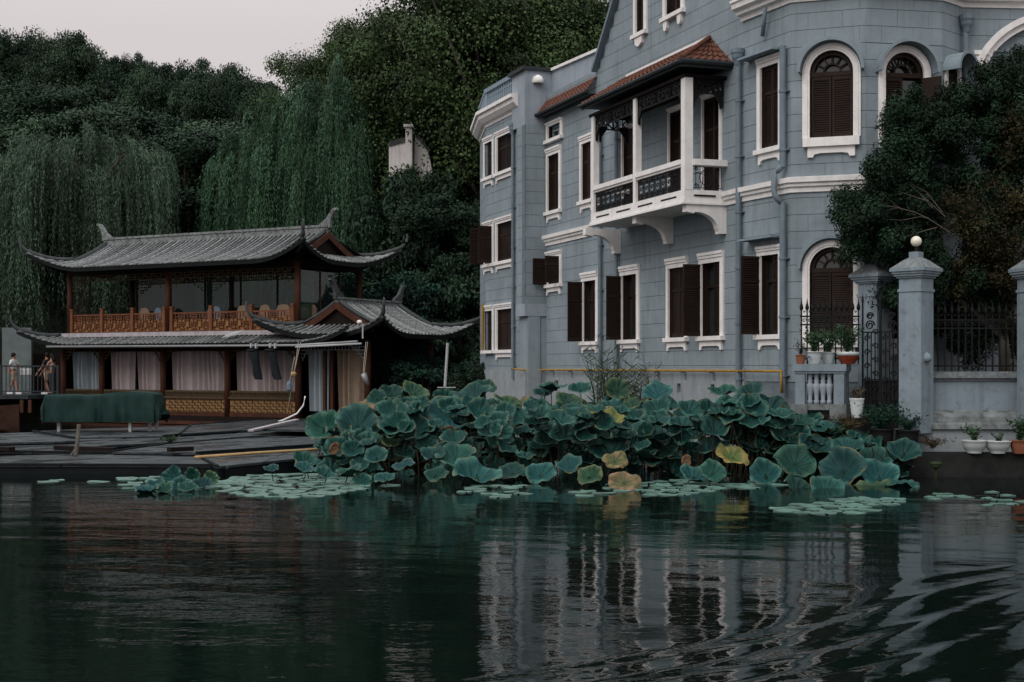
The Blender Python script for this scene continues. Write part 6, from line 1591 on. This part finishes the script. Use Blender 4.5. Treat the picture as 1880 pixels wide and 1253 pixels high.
me = bpy.data.meshes.new('lower_leaves'); me.from_pydata(fb_v, [], fb_f); me.materials.append(MATS['lotus']); me.polygons.foreach_set('use_smooth', [True]*len(fb_f))
ul = me.uv_layers.new(name='polar'); ul.data.foreach_set('uv', np.array(fb_u, dtype=np.float32).ravel())
o = bpy.data.objects.new('lower_leaves', me); COL.objects.link(o); o.parent = bed1; tag(o, kind='stuff')
# dead stalks and litter below the leaves
m = MB(); 
for i in range(380):
    px = rng.uniform(620, 1640); Y_ = rng.uniform(28.3, 31.5); 
    Y_ = Yof(800, px)+rng.uniform(-1.2, .8)
    if px > 1300: Y_ = rng.uniform(29.0, 29.9)
    x_ = (px-CX)/F*Y_; h = rng.uniform(.3, 1.2)*(1 if px < 1400 else .7); l_ = rng.normal()*.25
    m.tube([(x_,Y_,-.05),(x_+l_*.4,Y_,h*.6),(x_+l_,Y_+rng.normal()*.1,h)], .01, 3, rr=[.010,.009,.005])
tag(m.build('dry_stems', 'straw', bed1), kind='stuff')
for k, (px, py) in enumerate(((615,825),(1262,846),(1440,760),(828,796))):
    me = random.choice(LM['b']); c = P(px, py, Yof(py, px)-.5); o = bpy.data.objects.new('dead_leaf', me.copy()); o.data.materials[0] = MATS['dead_leaf']; COL.objects.link(o); o.parent = bed1; o.location = c-OFF[bed1.name]
    o.rotation_euler = (R(rng.uniform(60,110)), rng.uniform(-.6,.6), rng.uniform(-.8,.8)); s = rng.uniform(.3,.5); o.scale = (s*.7, s, s*.9)
# lily pads
def pad_mesh(seed):
    g = random.Random(seed); vs = [(0,0,.004)]; n = 20
    for k in range(n): t = .12+(2*math.pi-.24)*k/(n-1); r = .5*(1+.03*math.sin(5*t+seed)); vs.append((r*math.cos(t), r*math.sin(t), .012*(1+math.sin(3*t+seed))*.5))
    vs += [(v[0], v[1], -.01) for v in vs[1:]]
    me = bpy.data.meshes.new('lily_pad'); me.from_pydata(vs, [], [(0,k,k+1) for k in range(1, n)]+[(k, n+k, n+k+1, k+1) for k in range(1, n)]); me.materials.append(MATS['lily']); return me
PM = [pad_mesh(i) for i in range(5)]
def lily_patch(x0, x1, y0, y1, n, label, s=(.28,.46)):
    yc = (y0+y1)/2; c = onz((x0+x1)/2, yc, 0); r = thing('lily_pads', tuple(c), label, 'lily pads'); pl_ = []
    tries = 0
    while len(pl_) < n and tries < n*60:
        tries += 1; u, v = rng.uniform(-1, 1), rng.uniform(-1, 1)
        if u*u+v*v > 1: continue
        p = onz((x0+x1)/2+u*(x1-x0)/2, yc+v*(y1-y0)/2, 0); d = rng.uniform(*s)
        if any((p-q).length < (d+e)*.42 for q, e in pl_): continue
        pl_.append((p, d)); o = bpy.data.objects.new('lily_pad', random.choice(PM)); COL.objects.link(o); o.parent = r
        o.location = (p.x-c.x, p.y-c.y, .006+.004*rng.uniform()); o.rotation_euler = (rng.normal()*.012, rng.normal()*.012, rng.uniform(0, 6.28)); o.scale = (d, d, 1)
lily_patch(400, 672, 870, 914, 85, 'widest patch of pale lily pads between the platform and the lotus bed')
lily_patch(205, 430, 874, 902, 26, 'loose patch of lily pads round the small lotus group on the left')
lily_patch(80, 186, 880, 888, 3, 'few single lily pads farthest left on the open water')
lily_patch(845, 990, 889, 915, 13, 'small patch of lily pads in front of the middle of the lotus bed')
lily_patch(680, 720, 890, 897, 1, 'single lily pad just right of the widest patch')
lily_patch(1115, 1350, 882, 912, 36, 'patch of lily pads in front of the pinkish withered lotus leaf')
lily_patch(1040, 1110, 900, 912, 4, 'three or four lily pads below the pale lotus leaf')
lily_patch(1425, 1600, 925, 945, 16, 'nearest patch of lily pads on the right side of the water')
lily_patch(1520, 1660, 915, 929, 12, 'thin row of lily pads under the bright green lotus leaf')
lily_patch(1690, 1900, 902, 932, 14, 'scattered lily pads before the dark quay at the right edge', (.22,.38))
lily_patch(1330, 1450, 882, 897, 7, 'lily pads close against the lotus bed on the right')
m = MB(); c = onz(1718,880,.0); m.lathe((c.x,c.y,-.1), [(.02,0),(.02,.3),(.1,.34),(.13,.42),(.1,.46),(.02,.46)], 10); tag(m.build('lotus_pod', 'lotus_stalk'), 'single lotus seed pod on a short stalk in the water before the quay', 'seed pod')
m = MB(); c = onz(1743,822,.5)
tag(m.lathe(tuple(c), [(.02,0),(.06,.02),(.05,.12),(.01,.16)], 8).build('small_stone', 'stone'), 'small pale stone standing at the edge of the quay', 'stone')
